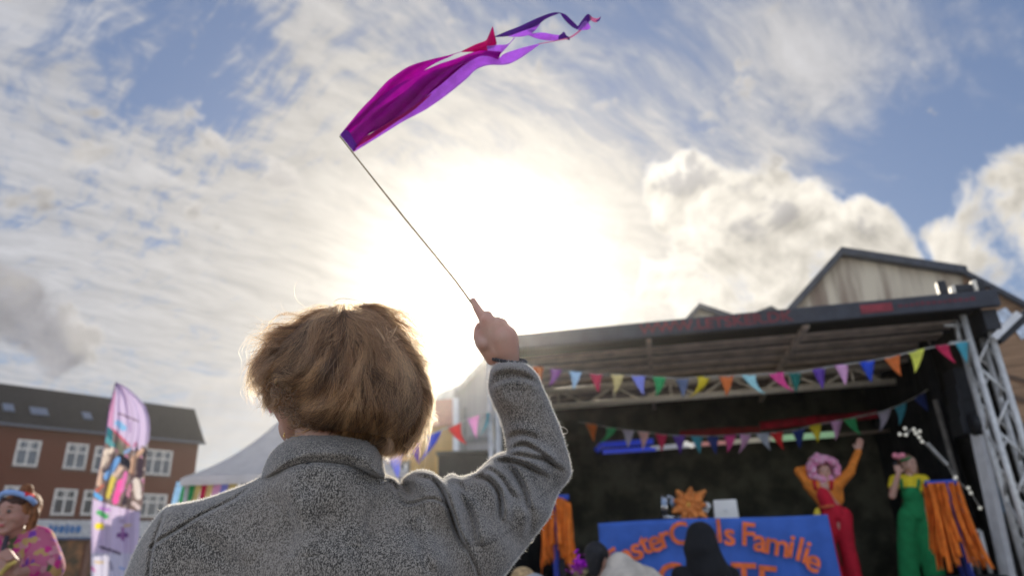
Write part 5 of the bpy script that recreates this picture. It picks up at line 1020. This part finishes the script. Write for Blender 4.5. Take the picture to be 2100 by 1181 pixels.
# ------------------------------------------------------------------ feather flag
ff = empty('feather_flag', tuple(PZ(188, 1400, .02)*0+np.array([PY(189, 1181, 7.7)[0], 7.7, 0])), 'tall lilac feather flag with a colourful crowd picture in its middle', 'flag')
Lp = np.array([(238, 783), (231, 813), (224, 831), (221, 874), (215, 910), (205, 960), (194, 1002), (190, 1024), (187, 1081), (187, 1181), (188, 1300)], float); Rp = np.array([(239, 784), (252, 789), (263, 796), (285, 815), (299, 833), (306, 855), (308, 878), (306, 899), (303, 920), (297, 974), (292, 1031), (287, 1056), (285, 1102), (284, 1181), (284, 1300)], float)
def fx(pts, y): return np.interp(y, pts[:, 1], pts[:, 0])
z8 = lambda x, y: (160+x/2.805, 760+y/2.805)
_r = np.random.default_rng(9); STRK = [((zx_, zy_), (zx_+_r.normal()*12, zy_+_r.normal()*16), _r.uniform(4, 9), tuple(np.array(PAL_[_r.integers(len(PAL_))])*_r.uniform(.6, 1.1))) for PAL_ in [[(.60, .50, .44), (.5, .36, .28), (.05, .05, .07), (.25, .30, .40), (.62, .58, .58), (.30, .16, .14), (.5, .2, .35), (.12, .14, .12)]] for zx_, zy_ in zip(_r.uniform(110, 400, 55), _r.uniform(410, 790, 55))] + [((170, 340), (215, 400), 22, (.03, .16, .20)), ((160, 390), (200, 430), 16, (.10, .32, .36)), ((230, 300), (262, 330), 18, (.22, .45, .70)), ((236, 245), (345, 290), 5, (.20, .14, .22)), ((240, 250), (300, 268), 4, (.18, .12, .2)), ((300, 300), (300, 350), 7, (.40, .30, .50)),
        ((150, 470), (200, 455), 16, (.70, .60, .52)), ((130, 540), (160, 500), 18, (.62, .52, .44)), ((230, 420), (260, 470), 14, (.14, .16, .12)), ((245, 500), (300, 545), 22, (.02, .02, .03)), ((165, 610), (230, 510), 17, (.16, .35, .68)), ((120, 650), (120, 570), 14, (.60, .42, .32)), ((150, 580), (175, 560), 9, (.05, .05, .08)),
        ((170, 720), (205, 610), 15, (.66, .55, .12)), ((215, 600), (245, 560), 14, (.62, .46, .38)), ((215, 750), (245, 640), 17, (.78, .10, .36)), ((250, 690), (275, 590), 12, (.72, .18, .45)), ((265, 760), (285, 690), 13, (.04, .03, .04)), ((310, 580), (320, 500), 13, (.62, .40, .28)), ((320, 500), (375, 450), 11, (.55, .36, .26)), ((355, 600), (360, 520), 20, (.05, .035, .05)),
        ((335, 640), (345, 720), 20, (.66, .60, .56)), ((300, 660), (290, 720), 10, (.75, .35, .48)), ((320, 760), (350, 790), 12, (.60, .50, .50)), ((90, 700), (130, 735), 13, (.12, .38, .75)), ((370, 440), (395, 470), 10, (.10, .08, .08)), ((270, 470), (300, 450), 9, (.22, .35, .60)), ((105, 690), (140, 660), 8, (.45, .12, .08)), ((385, 660), (375, 760), 8, (.16, .08, .10)),
        ((122, 815), (160, 835), 16, (.10, .42, .16)), ((125, 790), (175, 800), 8, (.50, .22, .62)), ((112, 893), (135, 893), 17, (.80, .66, .03)), ((245, 865), (262, 862), 10, (.42, .32, .46)), ((270, 890), (300, 885), 8, (.66, .50, .30)), ((235, 945), (275, 945), 15, (.20, .08, .26)), ((255, 905), (258, 970), 9, (.30, .12, .32)),
        ((130, 1012), (175, 1028), 7, (.10, .07, .12)), ((185, 1030), (240, 1050), 8, (.10, .07, .12)), ((100, 1098), (145, 1100), 7, (.60, .48, .30)), ((185, 1100), (195, 1140), 10, (.32, .30, .40)), ((240, 1130), (265, 1140), 6, (.20, .32, .62)), ((80, 1130), (95, 1150), 7, (.62, .2, .45))]
def flag_color(x, y):
    zx, zy = (x-160)*2.805, (y-760)*2.805; tb_ = np.interp(zx, (168, 215, 260, 330, 380, 415), (318, 350, 395, 465, 440, 400)); bb = np.interp(zx, (85, 200, 360), (735, 775, 812)); c = np.array((.56, .47, .66)) if zy < tb_ else (np.array((.55, .48, .66)) if zy < 1050 else np.array((.60, .58, .70)))
    if zy > bb and zy < 1050: c = np.array((.60, .50, .68))
    if tb_ < zy < bb: c = np.array((.20, .15, .14))+.10*mnoise.noise(Vector((zx*.05, zy*.03, 0)))
    if tb_-10 < zy < tb_+8 and zx < 300: c = np.array((.55, .12, .20))
    if zy < tb_ and zx < 215-(zy-140)*.08 and zy > 120: c = np.array((.60, .30, .50))
    for a, b, r_, k in STRK:
        inside = tb_ < zy < bb; ay = a[1]
        if (tb_ < ay < bb+5) != inside: continue
        a, b = np.array(a, float), np.array(b, float); e = b-a; t = min(1, max(0, ((np.array((zx, zy))-a)@e)/(e@e+1e-9))); d = np.linalg.norm(np.array((zx, zy))-a-e*t)+4*mnoise.noise(Vector((zx*.08, zy*.08, 3)))
        if d < r_: c = np.array(k)
    return c
ys = np.linspace(783.5, 1300, 260); nx = 52; V = []; Cc = []
for y in ys:
    a, b = fx(Lp, y), fx(Rp, y)
    for i in range(nx+1): x = a+(b-a)*i/nx; V.append(PY(x, y, 7.7+.03*math.sin(i*.22+y*.01)+.02*math.sin(i*.5))); Cc.append(flag_color(x, y))
sail = mesh_obj('sail', V, [(j*(nx+1)+i, j*(nx+1)+i+1, (j+1)*(nx+1)+i+1, (j+1)*(nx+1)+i) for j in range(len(ys)-1) for i in range(nx)], WHITE, ff, True)
ca = sail.data.color_attributes.new('print', 'FLOAT_COLOR', 'POINT'); ca.data.foreach_set('color', np.concatenate([np.array(Cc), np.ones((len(Cc), 1))], 1).ravel())
def print_mat():
    m = bpy.data.materials.new('printed_polyester'); m.use_nodes = True; t = NT(m.node_tree); at = t.node('ShaderNodeAttribute'); at.attribute_name = 'print'; b = t.node('ShaderNodeBsdfPrincipled'); t.l.new(at.outputs['Color'], b.inputs['Base Color']); b.inputs['Roughness'].default_value = .6
    tr = t.node('ShaderNodeBsdfTranslucent'); t.l.new(at.outputs['Color'], tr.inputs[0]); mx = t.node('ShaderNodeMixShader'); mx.inputs[0].default_value = .5; t.l.new(b.outputs[0], mx.inputs[1]); t.l.new(tr.outputs[0], mx.inputs[2]); o = t.node('ShaderNodeOutputMaterial'); t.l.new(mx.outputs[0], o.inputs[0]); return m
sail.data.materials[0] = print_mat()
MB().tube([PY(189, 1181, 7.72)*np.array([1, 1, 0]), PY(188, 1181, 7.72), PY(188, 1081, 7.72), PY(196, 1000, 7.72), PY(216, 905, 7.72), PY(223, 845, 7.72), PY(238, 783, 7.72)], .007, 7).build('pole', mat('violet_tube', (.16, .10, .20), .5), ff, True)
b_ = PY(189, 1181, 7.72); MB().box((b_[0]-.25, 7.5, 0), (b_[0]+.35, 7.95, .04)).build('base', BLACK, ff, bevel=.01)

# ------------------------------------------------------------------ pagoda tent
TW, TD = 2.9, 9.2; c0 = PY(374, 983, TD); ez = c0[2]; tx0 = c0[0]; tent = empty('tent', (tx0+TW/2, TD+TW/2, 0), 'white peaked marquee tent behind the left shoulder of the person in grey', 'tent')
PVC = mat('white_pvc', (.88, .86, .83), .5, .02, trans=.7)
def tz(u, v):                                                   # concave pagoda profile
    m_ = max(abs(u), abs(v)); return ez+1.95*(1-m_)**1.0*(.42+.58*(1-m_)**1.3)+.03
n = 40; V = [(tx0+TW*i/n, TD+TW*j/n, tz(i/n*2-1, j/n*2-1)) for j in range(n+1) for i in range(n+1)]
o = mesh_obj('canopy', V, [(j*(n+1)+i, j*(n+1)+i+1, (j+1)*(n+1)+i+1, (j+1)*(n+1)+i) for j in range(n) for i in range(n)], PVC, tent, True); so_ = o.modifiers.new('t', 'SOLIDIFY'); so_.thickness = .01
mb = MB()
for (a, b) in (((0, 0), (1, 0)), ((1, 0), (1, 1)), ((1, 1), (0, 1)), ((0, 1), (0, 0))): mb.bar((tx0+a[0]*TW, TD+a[1]*TW, ez-.03), (tx0+b[0]*TW, TD+b[1]*TW, ez-.03), .05, .09)
mb.build('valance', PVC, tent)
for a in (0, 1):
    for b in (0, 1): MB().tube([(tx0+.05+a*(TW-.1), TD+.05+b*(TW-.1), 0), (tx0+.05+a*(TW-.1), TD+.05+b*(TW-.1), ez-.06)], .03, 8).build('leg', ALU, tent, True)
MB().tube([(tx0+TW/2, TD+TW/2, ez+1.9), (tx0+TW/2, TD+TW/2, ez+2.2)], .02, 6).build('finial', ALU, tent, True)
hang = [(372, 'pale_blue'), (385, 'green'), (397, 'green'), (410, 'straw'), (424, 'crimson'), (436, 'straw'), (450, 'light_pink'), (466, 'periwinkle'), (480, 'straw'), (505, 'navy'), (520, 'navy'), (536, 'straw'), (552, 'red')]
for k, (x, c) in enumerate(hang):
    p = PY(x, 987, TD+.15); w = .055; w *= .8+.5*rng.random(); V = [p+(-w, 0, 0), p+(w, 0, 0), p+(w*.8-.06, 0.02, -.30), p+(-w-.04, .02, -.30)]; o = mesh_obj('hanging_scarf', [v for v in V], [(0, 1, 2, 3)], CM[c]); so_ = o.modifiers.new('t', 'SOLIDIFY'); so_.thickness = .004
    o['label'] = {'pale_blue': 'pale blue scarf at the tent corner', 'crimson': 'crimson scarf hanging under the tent edge', 'light_pink': 'pink scarf hanging under the tent edge', 'periwinkle': 'lavender scarf hanging under the tent edge', 'red': 'red scarf hanging under the tent edge'}.get(c, {385: 'green scarf next to the pale blue one at the tent corner', 397: 'green scarf left of the straw coloured one under the tent edge', 410: 'straw coloured scarf between the green and crimson ones', 436: 'straw coloured scarf between the crimson and pink ones', 480: 'straw coloured scarf between the lavender and navy ones', 536: 'straw coloured scarf between the navy and red ones', 505: 'navy scarf right of the straw coloured one under the tent edge', 520: 'navy scarf nearest the red one under the tent edge'}.get(x)); o['category'] = 'scarf'; o['group'] = 'scarves hanging under the tent edge'

# ------------------------------------------------------------------ buildings
def brick_mat(name, c1, c2, mort, sc=4.):
    m = bpy.data.materials.new(name); m.use_nodes = True; t = NT(m.node_tree); tc = t.node('ShaderNodeTexCoord').outputs['Object']; x, y, z = t.sep(tc); b = t.node('ShaderNodeTexBrick'); t.put(b.inputs['Vector'], t.xyz(t.m('ADD', x, y), z, 0.)); b.inputs['Scale'].default_value = sc
    n = t.noise(tc, 1.2, 5, .6); t.put(b.inputs['Color1'], t.mix(n, (*c1, 1), (*c2, 1))); t.put(b.inputs['Color2'], t.mix(n, (*c2, 1), (*c1, 1))); b.inputs['Mortar'].default_value = (*mort, 1); b.inputs['Mortar Size'].default_value = .015
    p = t.node('ShaderNodeBsdfPrincipled'); t.l.new(b.outputs[0], p.inputs['Base Color']); p.inputs['Roughness'].default_value = .9; o = t.node('ShaderNodeOutputMaterial'); t.l.new(p.outputs[0], o.inputs[0]); return m
GLASS = mat('window_glass', (.05, .06, .07), .1, .2, 1, spec=.8); 
A1 = PZ(0, 868, 10.); B1 = PZ(408, 908, 10.); BK = VP(A1, B1-A1); BL_ = float((B1-A1)@BK.e); off0 = -6.
def kbox(mb, s0, s1, o0, o1, z0, z1):
    V = [BK.W(s, o, z) for z in (z0, z1) for (s, o) in ((s0, o0), (s1, o0), (s1, o1), (s0, o1))]; return mb.add(V, [(0, 3, 2, 1), (4, 5, 6, 7), (0, 1, 5, 4), (1, 2, 6, 5), (2, 3, 7, 6), (3, 0, 4, 7)])
bb_ = empty('brick_building', tuple(BK.W(BL_/2, 4, 0)), 'red brown brick building with a dark slate roof and white windows', 'building'); BR = brick_mat('brown_brick', (.16, .034, .010), (.10, .022, .007), (.09, .05, .03))
kbox(MB(), -9, BL_, 0, 9, 0, 10.).build('wall', BR, bb_)
zr = BK.at(200, 812, 4.5)[1]; s_r = BK.at(400, 833, 4.5)[0]; s_l = BK.at(22, 790, 4.5)[0]; e0 = -.35
rf = MB(); V = [BK.W(-9.3, e0, 9.98), BK.W(BL_+.3, e0, 9.98), BK.W(BL_+.3, 9.35, 9.98), BK.W(-9.3, 9.35, 9.98), BK.W(min(s_l, -.3), 4.5, zr), BK.W(s_r, 4.5, zr)]
rf.add(V, [(0, 1, 5, 4), (1, 2, 5), (2, 3, 4, 5), (3, 0, 4), (3, 2, 1, 0)]); roof = rf.build('roof', mat('dark_slate', (.014, .012, .012), .95, .2, 3, .4, 30), bb_)
kbox(MB(), -9.3, BL_+.3, -.48, -.36, 9.86, 10.02).build('gutter', mat('zinc', (.10, .11, .13), .5), bb_)
def skyl(px, py, w): 
    a, z = BK.at(px, py, .0); t = 2.2; oo = e0+(4.5-e0)*max(.1, (z-10)/(zr-10)); a, z = BK.at(px, py, oo); t_ = (z-9.98)/(zr-9.98); oo = e0+(4.5-e0)*t_; nrm = np.array([0, 0, 1.])
    p = BK.W(a, oo, 9.98+(zr-9.98)*t_); up_ = BK.n*(4.5-e0)+np.array([0, 0, zr-9.98]); up_ /= np.linalg.norm(up_); nn_ = np.cross(BK.e, up_); V = [p+BK.e*sx*w/2+up_*sy*.5+nn_*.08 for sx, sy in ((-1, -1), (1, -1), (1, 1), (-1, 1))]; MB().prism(V, -nn_*.1).build('skylight', mat('skylight_glass', (.09, .12, .17), .3, spec=.8), roof)
skyl(83, 843, 1.0); skyl(20, 835, .6); skyl(182, 852, .55)
WF = mat('white_window_frame', (.66, .62, .54), .5)
def win(a, z0, z1, w, cols=2, rows=3):
    mb = MB(); t = .13; kbox(mb, a-w/2, a-w/2+t, -.05, .05, z0, z1); kbox(mb, a+w/2-t, a+w/2, -.05, .05, z0, z1); kbox(mb, a-w/2+t, a+w/2-t, -.05, .05, z0, z0+t); kbox(mb, a-w/2+t, a+w/2-t, -.05, .05, z1-t, z1)
    for k in range(1, cols): x = a-w/2+w*k/cols; kbox(mb, x-.06, x+.06, -.045, .04, z0+t, z1-t)
    mb2 = mb; kbox(mb, a-w/2+t, a+w/2-t, -.049, .045, z0+(z1-z0)*.60, z0+(z1-z0)*.60+.12)
    for k in range(cols*2): x = a-w/2+w*(k+.5)/(cols*2)*1.0; kbox(mb, x-.02, x+.02, -.03, .03, z0+(z1-z0)*.66, z1-t)
    f = mb.build('window', WF, bb_); kbox(MB(), a-w/2+.05, a+w/2-.05, -.012, .0-.004, z0+.05, z1-.05).build('pane', GLASS, f); kbox(MB(), a-w/2-.08, a+w/2+.08, -.09, -.055, z0-.12, z0-.02).build('sill', mat('stone_sill', (.15, .11, .09), .8), f)
for (x, yt, yb, w, c_) in ((62, 902, 956, 1.30, 2), (161, 909, 962, 1.30, 2), (218, 916, 968, 1.3, 2), (327, 922, 974, 1.9, 3)):
    a, zt_ = BK.at(x, yt); _, zb_ = BK.at(x, yb); win(a, zb_, zt_, w, c_)
for (x, yt, yb, w, c_) in ((36, 996, 1050, 1.30, 2), (137, 1002, 1056, 1.30, 2), (196, 1005, 1056, 1.3, 2), (315, 1012, 1060, 1.9, 3)):
    a, zt_ = BK.at(x, yt); _, zb_ = BK.at(x, yb); win(a, zb_, zt_, w, c_)
a, zt_ = BK.at(150, 1066); _, zb_ = BK.at(150, 1101); zb_ = max(zb_, 2.4)
sh = kbox(MB(), -5, BL_*.97, -.30, -.02, zb_, zt_).build('shop_fascia', mat('fascia_board', (.50, .50, .48), .6), bb_)
mb = MB(); a0, a1 = BK.at(96, 1086)[0], BK.at(166, 1086)[0]; zc = (zt_+zb_)/2-.05; s = a0
kk = 0
while s < a1-.1:
    w = .16+.10*((kk*7) % 3)/2; h_ = .22 if kk % 3 else .28; kbox(mb, s, s+w, -.33, -.305, zc-h_, zc+h_); kbox(mb, s+w, s+w+.07, -.33, -.305, zc-.06, zc+.06); s += w+.10; kk += 1
mb.build('lettering', mat('blue_lettering', (.04, .16, .36), .6), sh)
kbox(MB(), -5, BL_*.97, -.5, -.305, zb_-.14, zb_-.02).build('awning_rail', mat('blue_rail', (.05, .10, .20), .6), sh)
for k in range(7):
    s = -3.6+k*2.5; kbox(MB(), s, s+2.0, -.03, -.004, .5, zb_-.16).build('shop_window', mat('brown_shop_interior', (.34, .14, .05), .4, .5, 1.6, col2=(.06, .04, .02)), bb_); kbox(MB(), s-.35, s-.05, -.08, -.004, 0, zb_-.15).build('pilaster', mat('brown_pilaster', (.20, .10, .07), .8), bb_)  # shop panes mottled brown and near black
# yellow house with red tiled roof
yh = empty('yellow_house', tuple(PY(850, 1100, 28)*np.array([1, 1, 0])), 'yellow rendered house with red tiled roof right of the head', 'house'); Yv = VP(PY(700, 900, 27.)*np.array([1, 1, 0]), np.array([1, -.12, 0]))
def vbox(pl, mb, s0, s1, o0, o1, z0, z1):
    V = [pl.W(s, o, z) for z in (z0, z1) for (s, o) in ((s0, o0), (s1, o0), (s1, o1), (s0, o1))]; return mb.add(V, [(0, 3, 2, 1), (4, 5, 6, 7), (0, 1, 5, 4), (1, 2, 6, 5), (2, 3, 7, 6), (3, 0, 4, 7)])
s0, s1 = Yv.at(740, 900)[0], Yv.at(931, 900)[0]; ze = Yv.at(900, 872)[1]; vbox(Yv, MB(), s0-3, s1, 0, 8, 0, ze).build('wall', mat('yellow_render', (.60, .37, .12), .85, .06, 1.2), yh)
zr_ = Yv.at(915, 812, 3.)[1]; V = [Yv.W(s0-3.2, -.3, ze-.05), Yv.W(s1+.1, -.3, ze-.05), Yv.W(s1+.1, 8.3, ze-.05), Yv.W(s0-3.2, 8.3, ze-.05), Yv.W(s0+1.4, 3.6, zr_), Yv.W(s1+.0, 3.6, zr_)]
MB().add(V, [(0, 1, 5, 4), (1, 2, 5), (2, 3, 4, 5), (3, 0, 4), (3, 2, 1, 0)]).build('roof', mat('red_tiles', (.34, .10, .06), .8, .15, 6), yh)
for (x0, x1, y0, y1) in ((826, 849, 902, 936), (822, 842, 944, 978), (790, 806, 946, 978)):
    a, zt_ = Yv.at(x0, y0, 0); b, _ = Yv.at(x1, y0, 0); _, zb_ = Yv.at(x0, y1, 0); f = MB(); vbox(Yv, f, a, a+.1, -.06, -.003, zb_, zt_); vbox(Yv, f, b-.1, b, -.06, -.003, zb_, zt_); vbox(Yv, f, a+.1, b-.1, -.06, -.003, zt_-.1, zt_); f = f.build('window', mat('dark_frame', (.14, .13, .12), .5), yh)
    vbox(Yv, MB(), a+.1, b-.1, -.03, -.004, zb_, zt_-.1).build('pane', mat('sky_reflecting_glass', (.16, .19, .19), .25, spec=.8), f); vbox(Yv, MB(), a+.16, a+.16+(b-a)*.3, -.042, -.034, zb_, zt_-.14).build('curtain', WHITE, f)
mb = MB()
for k in range(5): s = Yv.at(862+k*6, 900)[0]; vbox(Yv, mb, s, s+.05, -.05, -.003, 0, ze-.3)
mb.build('battens', mat('ochre_battens', (.50, .31, .10), .85), yh)
# big grey clad hall behind the arm
gh = empty('grey_hall', tuple(PY(990, 1100, 24)*np.array([1, 1, 0])), 'tall grey clad hall with a steep gable behind the raised arm', 'hall'); Gv = VP(PY(940, 900, 22.)*np.array([1, 1, 0]), np.array([1, -.05, 0]))
pts = [(931, 1200), (931, 812), (948, 790), (972, 760), (1000, 735), (1040, 700), (1120, 760), (1120, 1200)]
G2 = [(Gv.at(*p)[0], max(0., Gv.at(*p)[1])) for p in pts]; MB().prism([Gv.W(a, 0, z) for a, z in G2], Gv.n*9).build('wall', mat('grey_cladding', (.30, .28, .26), .7, .06, 2.5, .4, 6, stretch=(6, 6, .2)), gh)
mb = MB(); 
for (p, q_) in (((931, 812), (1000, 735)), ((1000, 735), (1040, 700)), ((1040, 700), (1120, 760))):
    a, za = Gv.at(*p); b, zb_ = Gv.at(*q_); mb.bar(Gv.W(a, -.1, za+.03), Gv.W(b, -.1, zb_+.03), .12, .12)
mb.build('verge', mat('grey_verge', (.34, .33, .31), .6), gh); a = Gv.at(936, 860)[0]; MB().tube([Gv.W(a, -.1, 0), Gv.W(a, -.1, Gv.at(936, 818)[1])], .10, 8).build('downpipe', WHITE, gh, True)
for (x0, x1, y0, y1) in ((950, 957, 835, 925), (958, 1004, 896, 908), (962, 1004, 855, 894)):
    a, zt_ = Gv.at(x0, y0); b, _ = Gv.at(x1, y0); _, zb_ = Gv.at(x0, y1); vbox(Gv, MB(), a, b, -.05, -.003, zb_, zt_).build('window', mat('hall_glazing', (.26, .27, .25) if x1-x0 > 20 and y1-y0 > 20 else (.10, .10, .10), .3), gh)
lr = empty('low_hall', tuple(PY(890, 1100, 34)*np.array([1, 1, 0])), 'pale sheet roofed building peeping between the hair and the grey hall', 'hall'); Lv = VP(PY(890, 900, 34.)*np.array([1, 1, 0]), np.array([1, -.2, 0])); q1 = [Lv.at(*p) for p in ((860, 835), (900, 806), (940, 788), (975, 782), (975, 900), (860, 900))]
MB().prism([Lv.W(a, 0, max(z, 0)) for a, z in q1[:4]]+[Lv.W(q1[4][0], 0, 0), Lv.W(q1[5][0], 0, 0)], Lv.n*6).build('wall', mat('pale_sheet_roof', (.42, .44, .40), .5, .1, 3), lr)
bx = empty('dark_container', tuple(PY(950, 1100, 12.)*np.array([1, 1, 0])), 'dark boxy container standing before the grey hall', 'container'); p0, p1 = PY(898, 932, 12.), PY(1000, 932, 12.)
MB().box((p0[0], 12., 0), (p1[0], 14.2, p0[2])).build('body', mat('dark_container_steel', (.035, .033, .03), .7, .15, 4), bx, bevel=.03); MB().box((p0[0]-.03, 11.95, p0[2]+.002), (p1[0]+.03, 14.3, p0[2]+.05)).build('lid', mat('dark_lid', (.05, .05, .045), .6), bx)
# gabled halls behind the stage
SID = mat('weathered_siding', (.62, .53, .38), .85, .1, 1.3, .3, 8, col2=(.24, .17, .12), stretch=(1.6, 1.6, .16))
SIDC = mat('clean_siding', (.55, .49, .37), .85, .1, 3, .3, 8, stretch=(2, 2, .15)); DRF = mat('dark_roofing', (.05, .055, .065), .6); BSD = mat('brown_siding', (.30, .18, .10), .85, .12, 3, .3, 8, stretch=(.2, .2, 4.))
gb = empty('gabled_hall', tuple(PY(1830, 1100, 19)*np.array([1, 1, 0])), 'large gabled hall with streaked weathered siding behind the stage', 'hall'); Hv = VP(PY(1722, 900, 18.)*np.array([1, 1, 0]), np.array([1, -.22, 0]))
def gable(pl, pts, m, root, depth, name='wall', vg=DRF, edges=None, th=.22):
    L_ = [(pl.at(*p)[0], pl.at(*p)[1]) for p in pts]; poly = [pl.W(a, 0, max(z, 0)) for a, z in L_]; MB().prism(poly, pl.n*depth).build(name, m, root)
    mb = MB()
    for k in edges or []: a, b = L_[k], L_[k+1]; P0, P1 = pl.W(a[0], -.25, a[1]), pl.W(b[0], -.25, b[1]); mb.prism([P0, P1, P1+(0, 0, -th), P0+(0, 0, -th)], pl.n*(depth+.4))
    if edges: mb.build('roof', vg, root)
gable(Hv, [(1560, 700), (1605, 645), (1722, 513), (1975, 552), (1975, 1300), (1560, 1300)], SID, gb, 8, edges=[0, 1, 2])
Iv = VP(Hv.W(Hv.at(1975, 600)[0]+.01, .02, 0), np.array([.86, -.5, 0]))
gable(Iv, [(1975, 556), (2110, 628), (2150, 650), (2150, 1300), (1975, 1300)], BSD, gb, 6, 'side_wall', edges=[0, 1], th=.16)
for pts in ([(2040, 642), (2062, 632), (2080, 650), (2056, 668)], [(2078, 672), (2100, 664), (2108, 690), (2095, 697)]):
    MB().prism([Iv.W(Iv.at(*p)[0], -.06, Iv.at(*p)[1]) for p in pts], Iv.n*.05).build('roof_window', mat('pale_glazing', (.60, .66, .72), .2), gb)
for y in (760, 800, 850, 905):
    a0, z0 = Iv.at(2040, y); a1, z1 = Iv.at(2120, y+22); MB().prism([Iv.W(a0, -.05, z0), Iv.W(a1, -.05, z1), Iv.W(a1, -.05, z1-.12), Iv.W(a0, -.05, z0-.12)], Iv.n*.04).build('board', mat('brown_board', (.13, .08, .05), .8), gb)
g2 = empty('small_gable_hall', tuple(PY(1450, 1100, 24)*np.array([1, 1, 0])), 'small gable end with dark verge seen above the middle of the stage roof', 'hall'); Jv = VP(PY(1432, 900, 23.)*np.array([1, 1, 0]), np.array([1, -.1, 0]))
gable(Jv, [(1380, 690), (1398, 664), (1432, 626), (1525, 656), (1560, 672), (1560, 1200), (1380, 1200)], SIDC, g2, 7, edges=[0, 1, 2, 3], th=.2)
g3 = empty('dormer', tuple(PY(1570, 1100, 21)*np.array([1, 1, 0])), 'low dark roof ridge between the two gables behind the stage', 'roof'); Kv = VP(PY(1570, 900, 21.)*np.array([1, 1, 0]), np.array([1, -.1, 0]))
gable(Kv, [(1515, 662), (1532, 650), (1578, 632), (1592, 640), (1610, 655), (1610, 1200), (1515, 1200)], mat('blue_grey_sheet', (.12, .13, .15), .6), g3, 5, edges=[0, 1, 2], th=.12)

# ------------------------------------------------------------------ haze volume, added for the veiling glare near the sun
def haze():
    mb = MB().box((-75, -40, -1), (75, 110, 13.6)); m = bpy.data.materials.new('haze'); m.use_nodes = True; t = NT(m.node_tree); v = t.node('ShaderNodeVolumePrincipled')
    v.inputs['Color'].default_value = (.95, .93, .90, 1); v.inputs['Density'].default_value = .0011; v.inputs['Anisotropy'].default_value = .89
    o = t.node('ShaderNodeOutputMaterial'); t.l.new(v.outputs[0], o.inputs['Volume']); tag(mb.build('haze', m), kind='stuff')
haze()
